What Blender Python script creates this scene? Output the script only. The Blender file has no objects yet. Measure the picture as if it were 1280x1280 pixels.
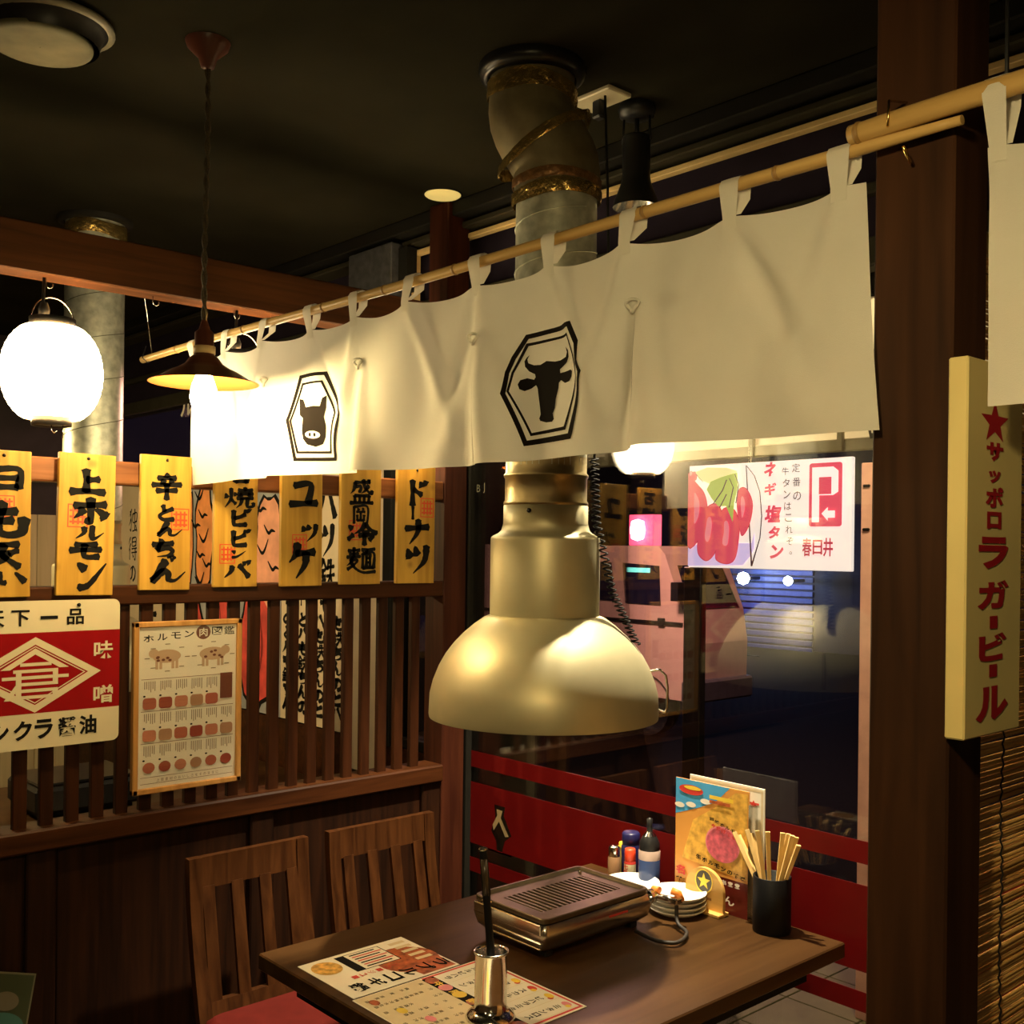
import bpy, bmesh, math, random
from mathutils import Vector, Matrix
from mathutils.geometry import tessellate_polygon
random.seed(7)
scn = bpy.context.scene
COL = scn.collection

# ------------------------------------------------------------------ camera
F, CX, CY, ROLL, HC = 1343.0, 640.0, 683.0, 0.0119, 1.6
A0 = math.radians(42.03)
FW = Vector((-math.cos(A0), math.sin(A0), 0)); RT = Vector((math.sin(A0), math.cos(A0), 0)); UP = Vector((0, 0, 1))
cd = bpy.data.cameras.new('camera'); cam = bpy.data.objects.new('camera', cd); COL.objects.link(cam)
cd.sensor_width = 36; cd.lens = 36 * F / 1280; cd.shift_y = (CY - 640) / 1280; cd.clip_start = 0.02; cd.clip_end = 200
r_ = RT * math.cos(ROLL) + UP * math.sin(ROLL); u_ = UP * math.cos(ROLL) - RT * math.sin(ROLL)
cam.matrix_world = Matrix(((r_.x, u_.x, -FW.x, 0), (r_.y, u_.y, -FW.y, 0), (r_.z, u_.z, -FW.z, HC), (0, 0, 0, 1)))
scn.camera = cam

def on(ax, val, x, y):
    """point where the photo's pixel (x, y) meets the plane axis=val (a wall, a table top, a hanging cloth)"""
    p, q = x - CX, y - CY; c, s = math.cos(ROLL), math.sin(ROLL)
    d = RT * ((p * c - q * s) / F) + FW - UP * ((p * s + q * c) / F)
    C = Vector((0, 0, HC)); return C + d * ((val - C[ax]) / d[ax])

# ------------------------------------------------------------------ world, exposure, large lights
w = bpy.data.worlds.new('night'); scn.world = w; w.use_nodes = True
w.node_tree.nodes['Background'].inputs[0].default_value = (0.020, 0.013, 0.040, 1)
w.node_tree.nodes['Background'].inputs[1].default_value = 0.3
vs = scn.view_settings; vs.view_transform = 'Standard'; vs.look = 'None'; vs.gamma = 1; vs.exposure = 1.0; vs.use_curve_mapping = False
WARM = (1.0, 0.74, 0.36)
def light(name, kind, loc, power, col=WARM, size=0.05, rot=None, **kw):
    l = bpy.data.lights.new(name, kind); l.energy = power; l.color = col
    if kind in ('POINT', 'SPOT'): l.shadow_soft_size = size
    for k, v in kw.items(): setattr(l, k, v)
    o = bpy.data.objects.new(name, l); COL.objects.link(o); o.location = loc
    if rot: o.rotation_euler = rot
    return o
# unseen pinkish light added outside to brighten the parked van
light('van_fill_light', 'POINT', (-5.6, 5.6, 2.7), 230, (1.0, 0.50, 0.40), 0.3)
# warm light added outside to brighten the outer curtain and the pavement
light('curtain_fill_light', 'POINT', (-1.5, 2.95, 2.55), 50, (1.0, 0.76, 0.38), 0.08)

# ------------------------------------------------------------------ materials
MATS = {}
def nt(name):
    m = bpy.data.materials.new(name); m.use_nodes = True; return m, m.node_tree, m.node_tree.nodes['Principled BSDF']
def mat(name, col, rough=0.6, metal=0.0, var=0.12, scale=12.0, bump=0.0, emit=0.0, spec=0.4, trans=0.0, coat=0.0):
    if name in MATS: return MATS[name]
    m, t, b = nt(name); N = t.nodes; L = t.links
    b.inputs['Roughness'].default_value = rough; b.inputs['Metallic'].default_value = metal
    b.inputs['Specular IOR Level'].default_value = spec
    if trans: b.inputs['Transmission Weight'].default_value = trans
    if coat: b.inputs['Coat Weight'].default_value = coat; b.inputs['Coat Roughness'].default_value = 0.08
    tc = N.new('ShaderNodeTexCoord'); nz = N.new('ShaderNodeTexNoise'); nz.inputs['Scale'].default_value = scale; nz.inputs['Detail'].default_value = 4
    L.new(tc.outputs['Object'], nz.inputs['Vector'])
    cr = N.new('ShaderNodeValToRGB'); e = cr.color_ramp.elements
    e[0].position = 0.3; e[1].position = 0.7
    e[0].color = tuple(c * (1 - var) for c in col) + (1,); e[1].color = tuple(min(1, c * (1 + var)) for c in col) + (1,)
    L.new(nz.outputs['Fac'], cr.inputs['Fac']); L.new(cr.outputs['Color'], b.inputs['Base Color'])
    if bump:
        bp = N.new('ShaderNodeBump'); bp.inputs['Strength'].default_value = bump; bp.inputs['Distance'].default_value = 0.01
        L.new(nz.outputs['Fac'], bp.inputs['Height']); L.new(bp.outputs['Normal'], b.inputs['Normal'])
    if emit:
        b.inputs['Emission Color'].default_value = tuple(col) + (1,); b.inputs['Emission Strength'].default_value = emit
    MATS[name] = m; return m
def wood(name, c1, c2, axis=2, rough=0.55, s=7.0, bump=0.15, knots=0.0):
    if name in MATS: return MATS[name]
    m, t, b = nt(name); N = t.nodes; L = t.links
    tc = N.new('ShaderNodeTexCoord'); mp = N.new('ShaderNodeMapping')
    sc = [s * 6, s * 6, s * 6]; sc[axis] = s * 0.35; mp.inputs['Scale'].default_value = sc
    oi = N.new('ShaderNodeObjectInfo'); ad = N.new('ShaderNodeVectorMath'); ad.operation = 'ADD'
    sc2 = N.new('ShaderNodeVectorMath'); sc2.operation = 'SCALE'; sc2.inputs[0].default_value = (3.1, 4.7, 5.3)
    L.new(oi.outputs['Random'], sc2.inputs['Scale']); L.new(tc.outputs['Object'], ad.inputs[0]); L.new(sc2.outputs[0], ad.inputs[1])
    L.new(ad.outputs[0], mp.inputs['Vector'])
    nz = N.new('ShaderNodeTexNoise'); nz.inputs['Scale'].default_value = 1.0; nz.inputs['Detail'].default_value = 6; nz.inputs['Distortion'].default_value = 0.6
    L.new(mp.outputs['Vector'], nz.inputs['Vector'])
    cr = N.new('ShaderNodeValToRGB'); e = cr.color_ramp.elements; e[0].position = 0.35; e[1].position = 0.66
    e[0].color = tuple(c1) + (1,); e[1].color = tuple(c2) + (1,)
    L.new(nz.outputs['Fac'], cr.inputs['Fac'])
    src = cr.outputs['Color']
    if knots:
        vo = N.new('ShaderNodeTexVoronoi'); vo.inputs['Scale'].default_value = 8.0; L.new(ad.outputs[0], vo.inputs['Vector'])
        k = N.new('ShaderNodeValToRGB'); k.color_ramp.elements[0].position = 0.03; k.color_ramp.elements[1].position = 0.12
        k.color_ramp.elements[0].color = (knots, knots, knots, 1); k.color_ramp.elements[1].color = (0, 0, 0, 1)
        L.new(vo.outputs['Distance'], k.inputs['Fac'])
        mx = N.new('ShaderNodeMixRGB'); L.new(k.outputs['Color'], mx.inputs['Fac']); L.new(src, mx.inputs[1]); mx.inputs[2].default_value = (0.12, 0.05, 0.015, 1); src = mx.outputs[0]
    L.new(src, b.inputs['Base Color'])
    b.inputs['Roughness'].default_value = rough; b.inputs['Specular IOR Level'].default_value = 0.16
    bp = N.new('ShaderNodeBump'); bp.inputs['Strength'].default_value = bump; bp.inputs['Distance'].default_value = 0.004
    L.new(nz.outputs['Fac'], bp.inputs['Height']); L.new(bp.outputs['Normal'], b.inputs['Normal'])
    MATS[name] = m; return m
def emission(name, col, strength):
    if name in MATS: return MATS[name]
    m, t, b = nt(name); b.inputs['Base Color'].default_value = tuple(col) + (1,)
    b.inputs['Emission Color'].default_value = tuple(col) + (1,); b.inputs['Emission Strength'].default_value = strength; b.inputs['Roughness'].default_value = 0.8
    MATS[name] = m; return m
def glass(name, tint=(1, 1, 1), boost=2.0, rough=0.0):
    if name in MATS: return MATS[name]
    m, t, b = nt(name); N = t.nodes; L = t.links; out = N['Material Output']; N.remove(b)
    tr = N.new('ShaderNodeBsdfTransparent'); tr.inputs[0].default_value = tuple(tint) + (1,)
    gl = N.new('ShaderNodeBsdfGlossy'); gl.inputs['Roughness'].default_value = rough
    fr = N.new('ShaderNodeFresnel'); fr.inputs['IOR'].default_value = 1.5
    mu = N.new('ShaderNodeMath'); mu.operation = 'MULTIPLY'; mu.use_clamp = True; mu.inputs[1].default_value = boost
    L.new(fr.outputs[0], mu.inputs[0]); mx = N.new('ShaderNodeMixShader')
    L.new(mu.outputs[0], mx.inputs[0]); L.new(tr.outputs[0], mx.inputs[1]); L.new(gl.outputs[0], mx.inputs[2]); L.new(mx.outputs[0], out.inputs[0])
    MATS[name] = m; return m
def cloth(name, col, trans=0.35):
    if name in MATS: return MATS[name]
    m, t, b = nt(name); N = t.nodes; L = t.links; out = N['Material Output']
    tc = N.new('ShaderNodeTexCoord'); nz = N.new('ShaderNodeTexNoise'); nz.inputs['Scale'].default_value = 9; nz.inputs['Detail'].default_value = 5
    L.new(tc.outputs['Object'], nz.inputs['Vector'])
    wv = N.new('ShaderNodeTexNoise'); wv.inputs['Scale'].default_value = 700; L.new(tc.outputs['Object'], wv.inputs['Vector'])
    cr = N.new('ShaderNodeValToRGB'); e = cr.color_ramp.elements; e[0].position = .3; e[1].position = .75
    e[0].color = tuple(c * .93 for c in col) + (1,); e[1].color = tuple(col) + (1,)
    L.new(nz.outputs['Fac'], cr.inputs['Fac']); L.new(cr.outputs[0], b.inputs['Base Color']); b.inputs['Roughness'].default_value = 0.95; b.inputs['Specular IOR Level'].default_value = 0.1
    bp = N.new('ShaderNodeBump'); bp.inputs['Strength'].default_value = 0.25; bp.inputs['Distance'].default_value = 0.002
    ad = N.new('ShaderNodeMath'); ad.operation = 'ADD'; L.new(nz.outputs['Fac'], ad.inputs[0]); L.new(wv.outputs['Fac'], ad.inputs[1])
    L.new(ad.outputs[0], bp.inputs['Height']); L.new(bp.outputs[0], b.inputs['Normal'])
    tl = N.new('ShaderNodeBsdfTranslucent'); L.new(cr.outputs[0], tl.inputs[0])
    mx = N.new('ShaderNodeMixShader'); mx.inputs[0].default_value = trans; L.new(b.outputs[0], mx.inputs[1]); L.new(tl.outputs[0], mx.inputs[2]); L.new(mx.outputs[0], out.inputs[0])
    MATS[name] = m; return m

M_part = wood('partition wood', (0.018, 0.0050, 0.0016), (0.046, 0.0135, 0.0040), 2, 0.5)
M_rail = wood('rail wood', (0.026, 0.0075, 0.0022), (0.062, 0.019, 0.0055), 1, 0.45)
M_beam = wood('beam wood', (0.045, 0.014, 0.0036), (0.088, 0.030, 0.0080), 1, 0.6)
M_pill = wood('pillar wood', (0.024, 0.010, 0.005), (0.052, 0.021, 0.009), 2, 0.5, 5)
M_chair = wood('chair wood', (0.026, 0.0085, 0.0026), (0.060, 0.021, 0.0062), 2, 0.4)
M_table = wood('table wood', (0.032, 0.0140, 0.0045), (0.058, 0.027, 0.0090), 1, 0.36, 4, 0.05)
M_plaque = wood('plaque pine', (0.36, 0.20, 0.030), (0.54, 0.32, 0.058), 2, 0.45, 5, 0.05, 0.5)
M_bamboo = wood('bamboo', (0.42, 0.26, 0.085), (0.60, 0.40, 0.15), 0, 0.35, 5, 0.05)
M_frame = wood('light frame wood', (0.40, 0.20, 0.06), (0.55, 0.30, 0.10), 2, 0.4, 6, 0.05)
M_chop = wood('chopstick wood', (0.62, 0.42, 0.16), (0.78, 0.58, 0.26), 2, 0.6, 8, 0.05)
M_stand = wood('stand wood', (0.55, 0.32, 0.09), (0.68, 0.43, 0.14), 0, 0.4, 6, 0.05)
M_ink = mat('black ink', (0.007, 0.0065, 0.006), 0.8, spec=.12)
M_inkc = mat('black dye', (0.009, 0.007, 0.006), 0.95, spec=.05)
M_seal = mat('red seal ink', (0.55, 0.06, 0.015), 0.5)
M_noren = cloth('noren cotton', (0.82, 0.80, 0.72))
M_ceil = mat('dark ceiling paint', (0.0160, 0.0145, 0.0090), 0.95, var=0.25, scale=3, bump=0.25, spec=0.02)
M_floor = mat('floor concrete', (0.10, 0.08, 0.055), 0.6, var=0.25, scale=5)
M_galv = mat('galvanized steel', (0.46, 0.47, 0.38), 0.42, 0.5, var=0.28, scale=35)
M_hood = mat('champagne aluminium', (0.47, 0.43, 0.275), 0.46, 0.60, var=0.04, scale=20)
M_tape = mat('gold tape', (0.60, 0.42, 0.14), 0.25, 0.9, var=0.35, scale=40, bump=0.8)
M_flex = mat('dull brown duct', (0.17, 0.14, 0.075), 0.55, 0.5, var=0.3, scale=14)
M_black = mat('black plastic', (0.012, 0.012, 0.013), 0.4)
M_blackm = mat('black metal', (0.02, 0.02, 0.021), 0.3, 0.6)
M_chrome = mat('chrome', (0.72, 0.70, 0.66), 0.14, 1.0, var=0.05)
M_steel = mat('brushed steel', (0.50, 0.47, 0.42), 0.24, 1.0, var=0.10, scale=30)
M_plate = mat('white porcelain', (0.86, 0.85, 0.80), 0.15, var=0.01)
M_white = mat('white paper', (0.82, 0.79, 0.70), 0.55, var=0.03)
M_cream = mat('cream enamel', (0.62, 0.57, 0.40), 0.25, var=0.03)
M_red = mat('red enamel', (0.25, 0.004, 0.007), 0.3, var=0.06, spec=.2)
M_redc = mat('red print', (0.60, 0.04, 0.03), 0.4)
M_seat = mat('red vinyl', (0.085, 0.009, 0.007), 0.6, var=0.1, scale=30, spec=0.1)
M_dark = mat('dark trim paint', (0.012, 0.011, 0.009), 0.7, spec=0.08)
M_gold = mat('pale wood strip', (0.55, 0.40, 0.18), 0.5)

# ------------------------------------------------------------------ mesh builder
class MB:
    def __init__(s): s.v = []; s.f = []; s.sm = []
    def add(s, vs, fs, smooth=False):
        b = len(s.v); s.v += [Vector(v) for v in vs]; s.f += [tuple(b + i for i in f) for f in fs]; s.sm += [smooth] * len(fs); return s
    def box(s, lo, hi, M=None):
        x0, y0, z0 = lo; x1, y1, z1 = hi
        v = [Vector(p) for p in ((x0, y0, z0), (x1, y0, z0), (x1, y1, z0), (x0, y1, z0), (x0, y0, z1), (x1, y0, z1), (x1, y1, z1), (x0, y1, z1))]
        if M: v = [M @ p for p in v]
        return s.add(v, [(3, 2, 1, 0), (4, 5, 6, 7), (0, 1, 5, 4), (1, 2, 6, 5), (2, 3, 7, 6), (3, 0, 4, 7)])
    def bbox(s, lo, hi, b=0.004, M=None):
        """box with chamfered edges"""
        x0, y0, z0 = lo; x1, y1, z1 = hi; bm = bmesh.new(); bmesh.ops.create_cube(bm, size=1)
        for v in bm.verts: v.co = Vector(((x0 + x1) / 2 + v.co.x * (x1 - x0), (y0 + y1) / 2 + v.co.y * (y1 - y0), (z0 + z1) / 2 + v.co.z * (z1 - z0)))
        bmesh.ops.bevel(bm, geom=bm.edges[:], offset=b, segments=1, affect='EDGES')
        bm.verts.index_update(); s.add([(M @ v.co) if M else v.co.copy() for v in bm.verts], [tuple(v.index for v in f.verts) for f in bm.faces]); bm.free(); return s
    def lathe(s, prof, c=(0, 0, 0), n=40, M=None, smooth=True, cap0=False, cap1=False):
        vs, fs = [], []
        for r, z in prof:
            for i in range(n):
                a = 2 * math.pi * i / n; p = Vector((r * math.cos(a), r * math.sin(a), z))
                if M: p = M @ p
                vs.append(p + Vector(c))
        for j in range(len(prof) - 1):
            for i in range(n): fs.append((j * n + i, j * n + (i + 1) % n, (j + 1) * n + (i + 1) % n, (j + 1) * n + i))
        s.add(vs, fs, smooth); b = len(s.v) - len(vs)
        if cap0: s.f.append(tuple(b + i for i in range(n))[::-1]); s.sm.append(False)
        if cap1: s.f.append(tuple(b + (len(prof) - 1) * n + i for i in range(n))); s.sm.append(False)
        return s
    def tube(s, pts, r, n=10, caps=True, smooth=True):
        pts = [Vector(p) for p in pts]; m = len(pts); rs = r if isinstance(r, (list, tuple)) else [r] * m
        vs, fs = [], []; t0 = (pts[1] - pts[0]).normalized(); nrm = t0.orthogonal().normalized()
        for i, p in enumerate(pts):
            t = (pts[min(i + 1, m - 1)] - pts[max(i - 1, 0)]).normalized()
            nrm = (nrm - t * nrm.dot(t)).normalized(); bn = t.cross(nrm)
            for k in range(n):
                a = 2 * math.pi * k / n; vs.append(p + (nrm * math.cos(a) + bn * math.sin(a)) * rs[i])
        for j in range(m - 1):
            for k in range(n): fs.append((j * n + k, j * n + (k + 1) % n, (j + 1) * n + (k + 1) % n, (j + 1) * n + k))
        s.add(vs, fs, smooth); b = len(s.v) - len(vs)
        if caps:
            s.f.append(tuple(b + i for i in range(n))[::-1]); s.sm.append(False); s.f.append(tuple(b + (m - 1) * n + i for i in range(n))); s.sm.append(False)
        return s
    def prism(s, poly, O, U, V, W, th):
        """extrude the 2-D polygon (u, v) on plane O+U*u+V*v by th along W"""
        O, U, V, W = Vector(O), Vector(U), Vector(V), Vector(W); n = len(poly)
        a = [O + U * p[0] + V * p[1] for p in poly]; b = [p + W * th for p in a]
        tri = tessellate_polygon([[Vector((p[0], p[1], 0)) for p in poly]])
        fs = [tuple(t) for t in tri] + [tuple(n + i for i in t[::-1]) for t in tri] + [(i, (i + 1) % n, n + (i + 1) % n, n + i) for i in range(n)]
        return s.add(a + b, fs)
    def flat(s, poly, O, U, V):
        O, U, V = Vector(O), Vector(U), Vector(V); tri = tessellate_polygon([[Vector((p[0], p[1], 0)) for p in poly]])
        return s.add([O + U * p[0] + V * p[1] for p in poly], [tuple(t) for t in tri])
    def ring(s, po, pi, O, U, V):
        O, U, V = Vector(O), Vector(U), Vector(V); n = len(po)
        return s.add([O + U * p[0] + V * p[1] for p in list(po) + list(pi)], [(i, (i + 1) % n, n + (i + 1) % n, n + i) for i in range(n)])
ORG = {}
def mesh(name, mb, m, off=Vector((0, 0, 0))):
    me = bpy.data.meshes.new(name); me.from_pydata([tuple(v - off) for v in mb.v], [], mb.f)
    me.polygons.foreach_set('use_smooth', mb.sm); me.materials.append(m); me.update(); return me
def obj(name, mb, m, parent=None, loc=None, label=None):
    off = Vector(loc) if loc is not None else (ORG[parent.name] if parent else Vector((0, 0, 0)))
    o = bpy.data.objects.new(name, mesh(name, mb, m, off)); COL.objects.link(o)
    if parent: o.parent = parent
    elif loc is not None: o.location = loc
    ORG[o.name] = off
    if label: o['label'] = label
    return o
def thing(name, label, cat, loc=(0, 0, 0), group=None):
    o = bpy.data.objects.new(name, None); COL.objects.link(o); o.location = loc; o.empty_display_size = 0.05; ORG[o.name] = Vector(loc)
    return tag(o, label, cat, group)
def tag(o, label, cat, group=None):
    o['label'] = label; o['category'] = cat
    if group: o['group'] = group
    return o
def struct(name, mb, m, loc=(0, 0, 0)):
    o = obj(name, mb, m, None, loc); o['kind'] = 'structure'; return o
def inst(name, me, parent, loc, rot=None):
    o = bpy.data.objects.new(name, me); COL.objects.link(o)
    if parent: o.parent = parent; o.location = Vector(loc) - ORG[parent.name]
    else: o.location = loc
    if rot: o.rotation_euler = rot
    ORG[o.name] = Vector(loc); return o
def ell(cx, cy, rx, ry, n=24, a0=0, a1=2 * math.pi):
    return [(cx + rx * math.cos(a0 + (a1 - a0) * i / (n if abs(a1 - a0) > 6.28 else n - 1)), cy + ry * math.sin(a0 + (a1 - a0) * i / (n if abs(a1 - a0) > 6.28 else n - 1))) for i in range(n)]
def rectp(x0, y0, x1, y1): return [(x0, y0), (x1, y0), (x1, y1), (x0, y1)]
def rrect(x0, y0, x1, y1, r, n=5):
    p = []
    for cx, cy, a in ((x1 - r, y1 - r, 0), (x0 + r, y1 - r, 90), (x0 + r, y0 + r, 180), (x1 - r, y0 + r, 270)):
        p += [(cx + r * math.cos(math.radians(a + 90 * i / n)), cy + r * math.sin(math.radians(a + 90 * i / n))) for i in range(n + 1)]
    return p

# ------------------------------------------------------------------ lettering
GC = {}
def glyph(ch, off):
    if (ch, off) in GC: return GC[(ch, off)]
    c = bpy.data.curves.new('t', 'FONT'); c.body = ch; c.size = 1; c.resolution_u = 2; c.offset = off; c.fill_mode = 'FRONT'
    o = bpy.data.objects.new('t', c); COL.objects.link(o); dg = bpy.context.evaluated_depsgraph_get()
    me = o.evaluated_get(dg).to_mesh(); vs = [(v.co.x, v.co.y) for v in me.vertices]; fs = [tuple(p.vertices) for p in me.polygons]
    o.evaluated_get(dg).to_mesh_clear(); bpy.data.objects.remove(o); bpy.data.curves.remove(c)
    if not vs: vs = [(0, 0)]
    x0 = min(v[0] for v in vs); x1 = max(v[0] for v in vs); y0 = min(v[1] for v in vs); y1 = max(v[1] for v in vs)
    GC[(ch, off)] = (vs, fs, (x0, x1, y0, y1)); return GC[(ch, off)]
def put_glyph(mb, ch, x, y, sx, sy, O, U, V, off=0.0, fit=True, shear=0.0):
    """glyph centred at (x, y), filling sx by sy"""
    vs, fs, (x0, x1, y0, y1) = glyph(ch, off)
    cx, cy = (x0 + x1) / 2, (y0 + y1) / 2
    kx, ky = (sx / max(x1 - x0, 1e-3), sy / max(y1 - y0, 1e-3)) if fit else (sx, sy)
    O, U, V = Vector(O), Vector(U), Vector(V)
    mb.add([O + U * (x + (v[0] - cx) * kx + shear * (v[1] - cy) * ky) + V * (y + (v[1] - cy) * ky) for v in vs], fs)
def put_line(mb, s, x, y, h, O, U, V, off=0.0, step=None, vert=False):
    for i, ch in enumerate(s):
        if ch == ' ': continue
        d = i * (step or h * 1.05)
        put_glyph(mb, ch, x + (0 if vert else d), y - (d if vert else 0), h, h, O, U, V, off, fit=False)
BR = {  # brush strokes on a 100x100 cell, y down; a leading t tapers to the end, d is a swelling dot
 '上': '45,5 47,45 46,86|48,42 78,38|8,88 50,84 92,86', 'ホ': '10,34 88,26|50,5 51,60 50,92 40,84|t32,45 25,62 10,80|d64,46 78,58 88,74',
 'ル': 't32,18 30,55 6,90|t58,8 57,84 70,84 94,50', 'モ': '20,18 80,14|6,48 92,42|46,16 44,70 55,84 86,80', 'ン': 'd12,18 32,34|t14,88 45,78 94,16',
 '辛': 'd50,2 51,14|22,20 78,17|d34,26 40,38|t66,24 58,40|5,46 95,41|18,67 82,63|50,42 50,98', 'と': '34,8 42,42|80,26 40,48 20,70 40,90 84,86',
 'ん': 't46,6 28,50 8,94|t12,90 38,52 52,58 54,84 72,86 96,52', 'ち': '14,30 84,22|46,6 30,58|t30,58 64,46 82,64 66,86 30,94', 'ゃ': '20,54 50,40 76,52 60,68|34,30 56,94|d52,24 62,36',
 '石': '12,12 88,9|t48,12 36,45 6,80|34,50 34,92|34,50 80,47 76,92|36,88 76,86',
 '焼': 'd8,34 12,50|t40,30 34,44|t25,10 24,55 6,92|26,58 40,76|48,16 94,13|70,4 70,26|46,34 96,30|58,22 56,42|84,20 83,40|44,52 96,48|t60,50 56,74 42,94|78,50 78,86 96,84 97,70',
 'ビ': '26,8 26,78 40,88 84,84|78,26 54,42 28,50|d74,4 80,14|d90,0 96,10', 'バ': 't34,30 28,60 6,92|58,24 76,56 94,90|d72,8 80,18|d88,2 96,12',
 'ユ': '20,22 74,16 66,80|6,84 96,78', 'ッ': 'd14,28 22,46|d40,22 48,40|t84,18 76,58 36,94', 'ツ': 'd10,22 20,46|d40,14 48,38|t86,10 78,56 34,96', 'ケ': 't34,6 28,34 6,56|30,32 94,28|t64,30 60,62 30,98',
 '盛': '22,14 84,10|t24,14 20,40 6,58|26,30 46,28 44,48 38,46|56,2 64,34 88,56 92,44|t78,24 64,44 48,56|d74,2 82,8|22,66 80,64|22,66 24,92|80,64 78,92|42,66 42,92|60,65 60,92|4,95 96,92',
 '岡': '16,8 16,96|16,10 84,7 84,92 76,90|d34,18 40,28|t64,16 58,30|28,36 72,34|50,36 50,78|32,52 33,80|68,52 67,80|32,80 68,79',
 '冷': 'd8,16 18,28|6,74 22,54|t60,4 48,30 26,50|60,6 76,30 98,46|52,42 72,41|40,56 84,54 74,76|58,56 58,98',
 '麺': '8,14 46,11|12,26 42,24|4,38 48,35|27,2 27,38|t22,40 16,58 4,70|14,50 38,48 28,66 6,84|18,58 34,82 60,96 98,92|52,10 96,7|72,10 66,22|56,24 56,80|56,24 92,22 92,80|68,26 68,76|80,25 80,76|68,42 80,41|68,58 80,57|56,80 92,78',
 'ド': '34,2 35,98|38,36 74,56|d66,8 74,20|d84,2 92,14', 'ー': '50,6 50,94', 'ナ': '6,38 94,30|t54,4 52,50 22,98', 'ハ': 't34,16 28,55 4,96|58,10 74,50 96,94',
 '旨': '20,8 20,80|20,10 82,8 80,82|22,44 78,42|22,80 78,78', 'も': '46,5 38,70 56,90 88,82 94,46|10,34 78,28|12,58 70,52', '豚': '14,14 90,10|t52,12 40,50 8,78|t60,40 50,70 20,96|40,44 60,66 92,96|88,32 66,46', 'い': '16,16 22,70 36,76|d64,20 92,70',
 '鉄': 't26,4 20,24 4,44|28,8 48,36|12,40 40,38|8,58 44,56|26,40 26,92|6,94 50,90|d12,66 16,82|t40,64 34,82|62,8 54,36|54,30 96,26|50,56 98,50|74,6 72,50 48,96|74,52 84,80 98,96', '独': 't34,4 24,20 6,36|20,12 32,50 28,92 18,86|t26,44 18,60 4,72|48,24 92,20 90,56|48,24 50,58 90,54|70,4 71,92|46,94 92,88|80,70 94,94', '得': 't26,4 6,34|t28,30 6,62|18,52 18,96|46,8 86,6 84,38|46,8 46,40 84,38|46,24 84,22|40,52 94,48|38,68 96,64|78,52 78,96 68,92|d50,74 58,86',
 'の': '52,20 44,70 24,82 12,60 26,34 60,20 88,44 80,76 56,92', 'ワ': '18,20 18,48|18,20 84,16|t84,16 76,60 40,96',
}
def catmull(P, k=6):
    if len(P) < 3: return [P[0] + (P[1] - P[0]) * (i / k) for i in range(k + 1)]
    Q = [P[0] * 2 - P[1]] + P + [P[-1] * 2 - P[-2]]; out = []
    for i in range(1, len(Q) - 2):
        for j in range(k):
            t = j / k; a, b, c, d = Q[i - 1:i + 3]
            out.append(0.5 * ((2 * b) + (c - a) * t + (2 * a - 5 * b + 4 * c - d) * t * t + (3 * b - a - 3 * c + d) * t ** 3))
    return out + [P[-1]]
def brush(mb, ch, x, y, sx, sy, O, U, V, wd=0.14, rnd=random.Random(3)):
    """brush-written character centred at (x, y)"""
    O, U, V = Vector(O), Vector(U), Vector(V); strokes = BR[ch].split('|'); wd *= 1.0 if len(strokes) < 6 else 0.80 if len(strokes) < 8 else 0.62 if len(strokes) < 14 else 0.50
    wd *= (sx + sy) / 2
    for st in strokes:
        kind = st[0] if st[0] in 'td' else 'h'; P = [Vector(tuple(map(float, q.split(',')))) for q in st.lstrip('td').split()]
        P = [Vector(((p.x / 100 - .5) * sx, (.5 - p.y / 100) * sy)) for p in P]; S = catmull(P); n = len(S); L = []; R_ = []
        for i, p in enumerate(S):
            t = i / (n - 1); d = (S[min(i + 1, n - 1)] - S[max(i - 1, 0)]); d = d.normalized() if d.length > 0 else Vector((1, 0)); nn = Vector((-d.y, d.x))
            if kind == 't': ww = 1.0 - 0.85 * t ** 1.6
            elif kind == 'd': ww = 0.55 + 0.75 * t
            else: ww = 1.05 - 0.35 * math.sin(math.pi * t)
            ww *= 0.5 * wd * (1 + 0.10 * rnd.uniform(-1, 1)) * (1.12 if abs(d.y) > abs(d.x) else 0.95)
            L.append(p + nn * ww); R_.append(p - nn * ww)
        d0 = (S[0] - S[1]).normalized() * wd * .22; d1 = (S[-1] - S[-2]).normalized() * wd * (.22 if kind != 't' else .05)
        po = [S[0] + d0] + L + [S[-1] + d1] + R_[::-1]
        vs = [O + U * (x + p.x) + V * (y + p.y) for p in po]; m = len(L); fs = [(0, 1, 2 * m + 1), (m, m + 1, m + 2)]
        for i in range(m - 1): fs.append((1 + i, 2 + i, 2 * m - i, 2 * m + 1 - i))
        mb.add(vs, fs)
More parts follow.
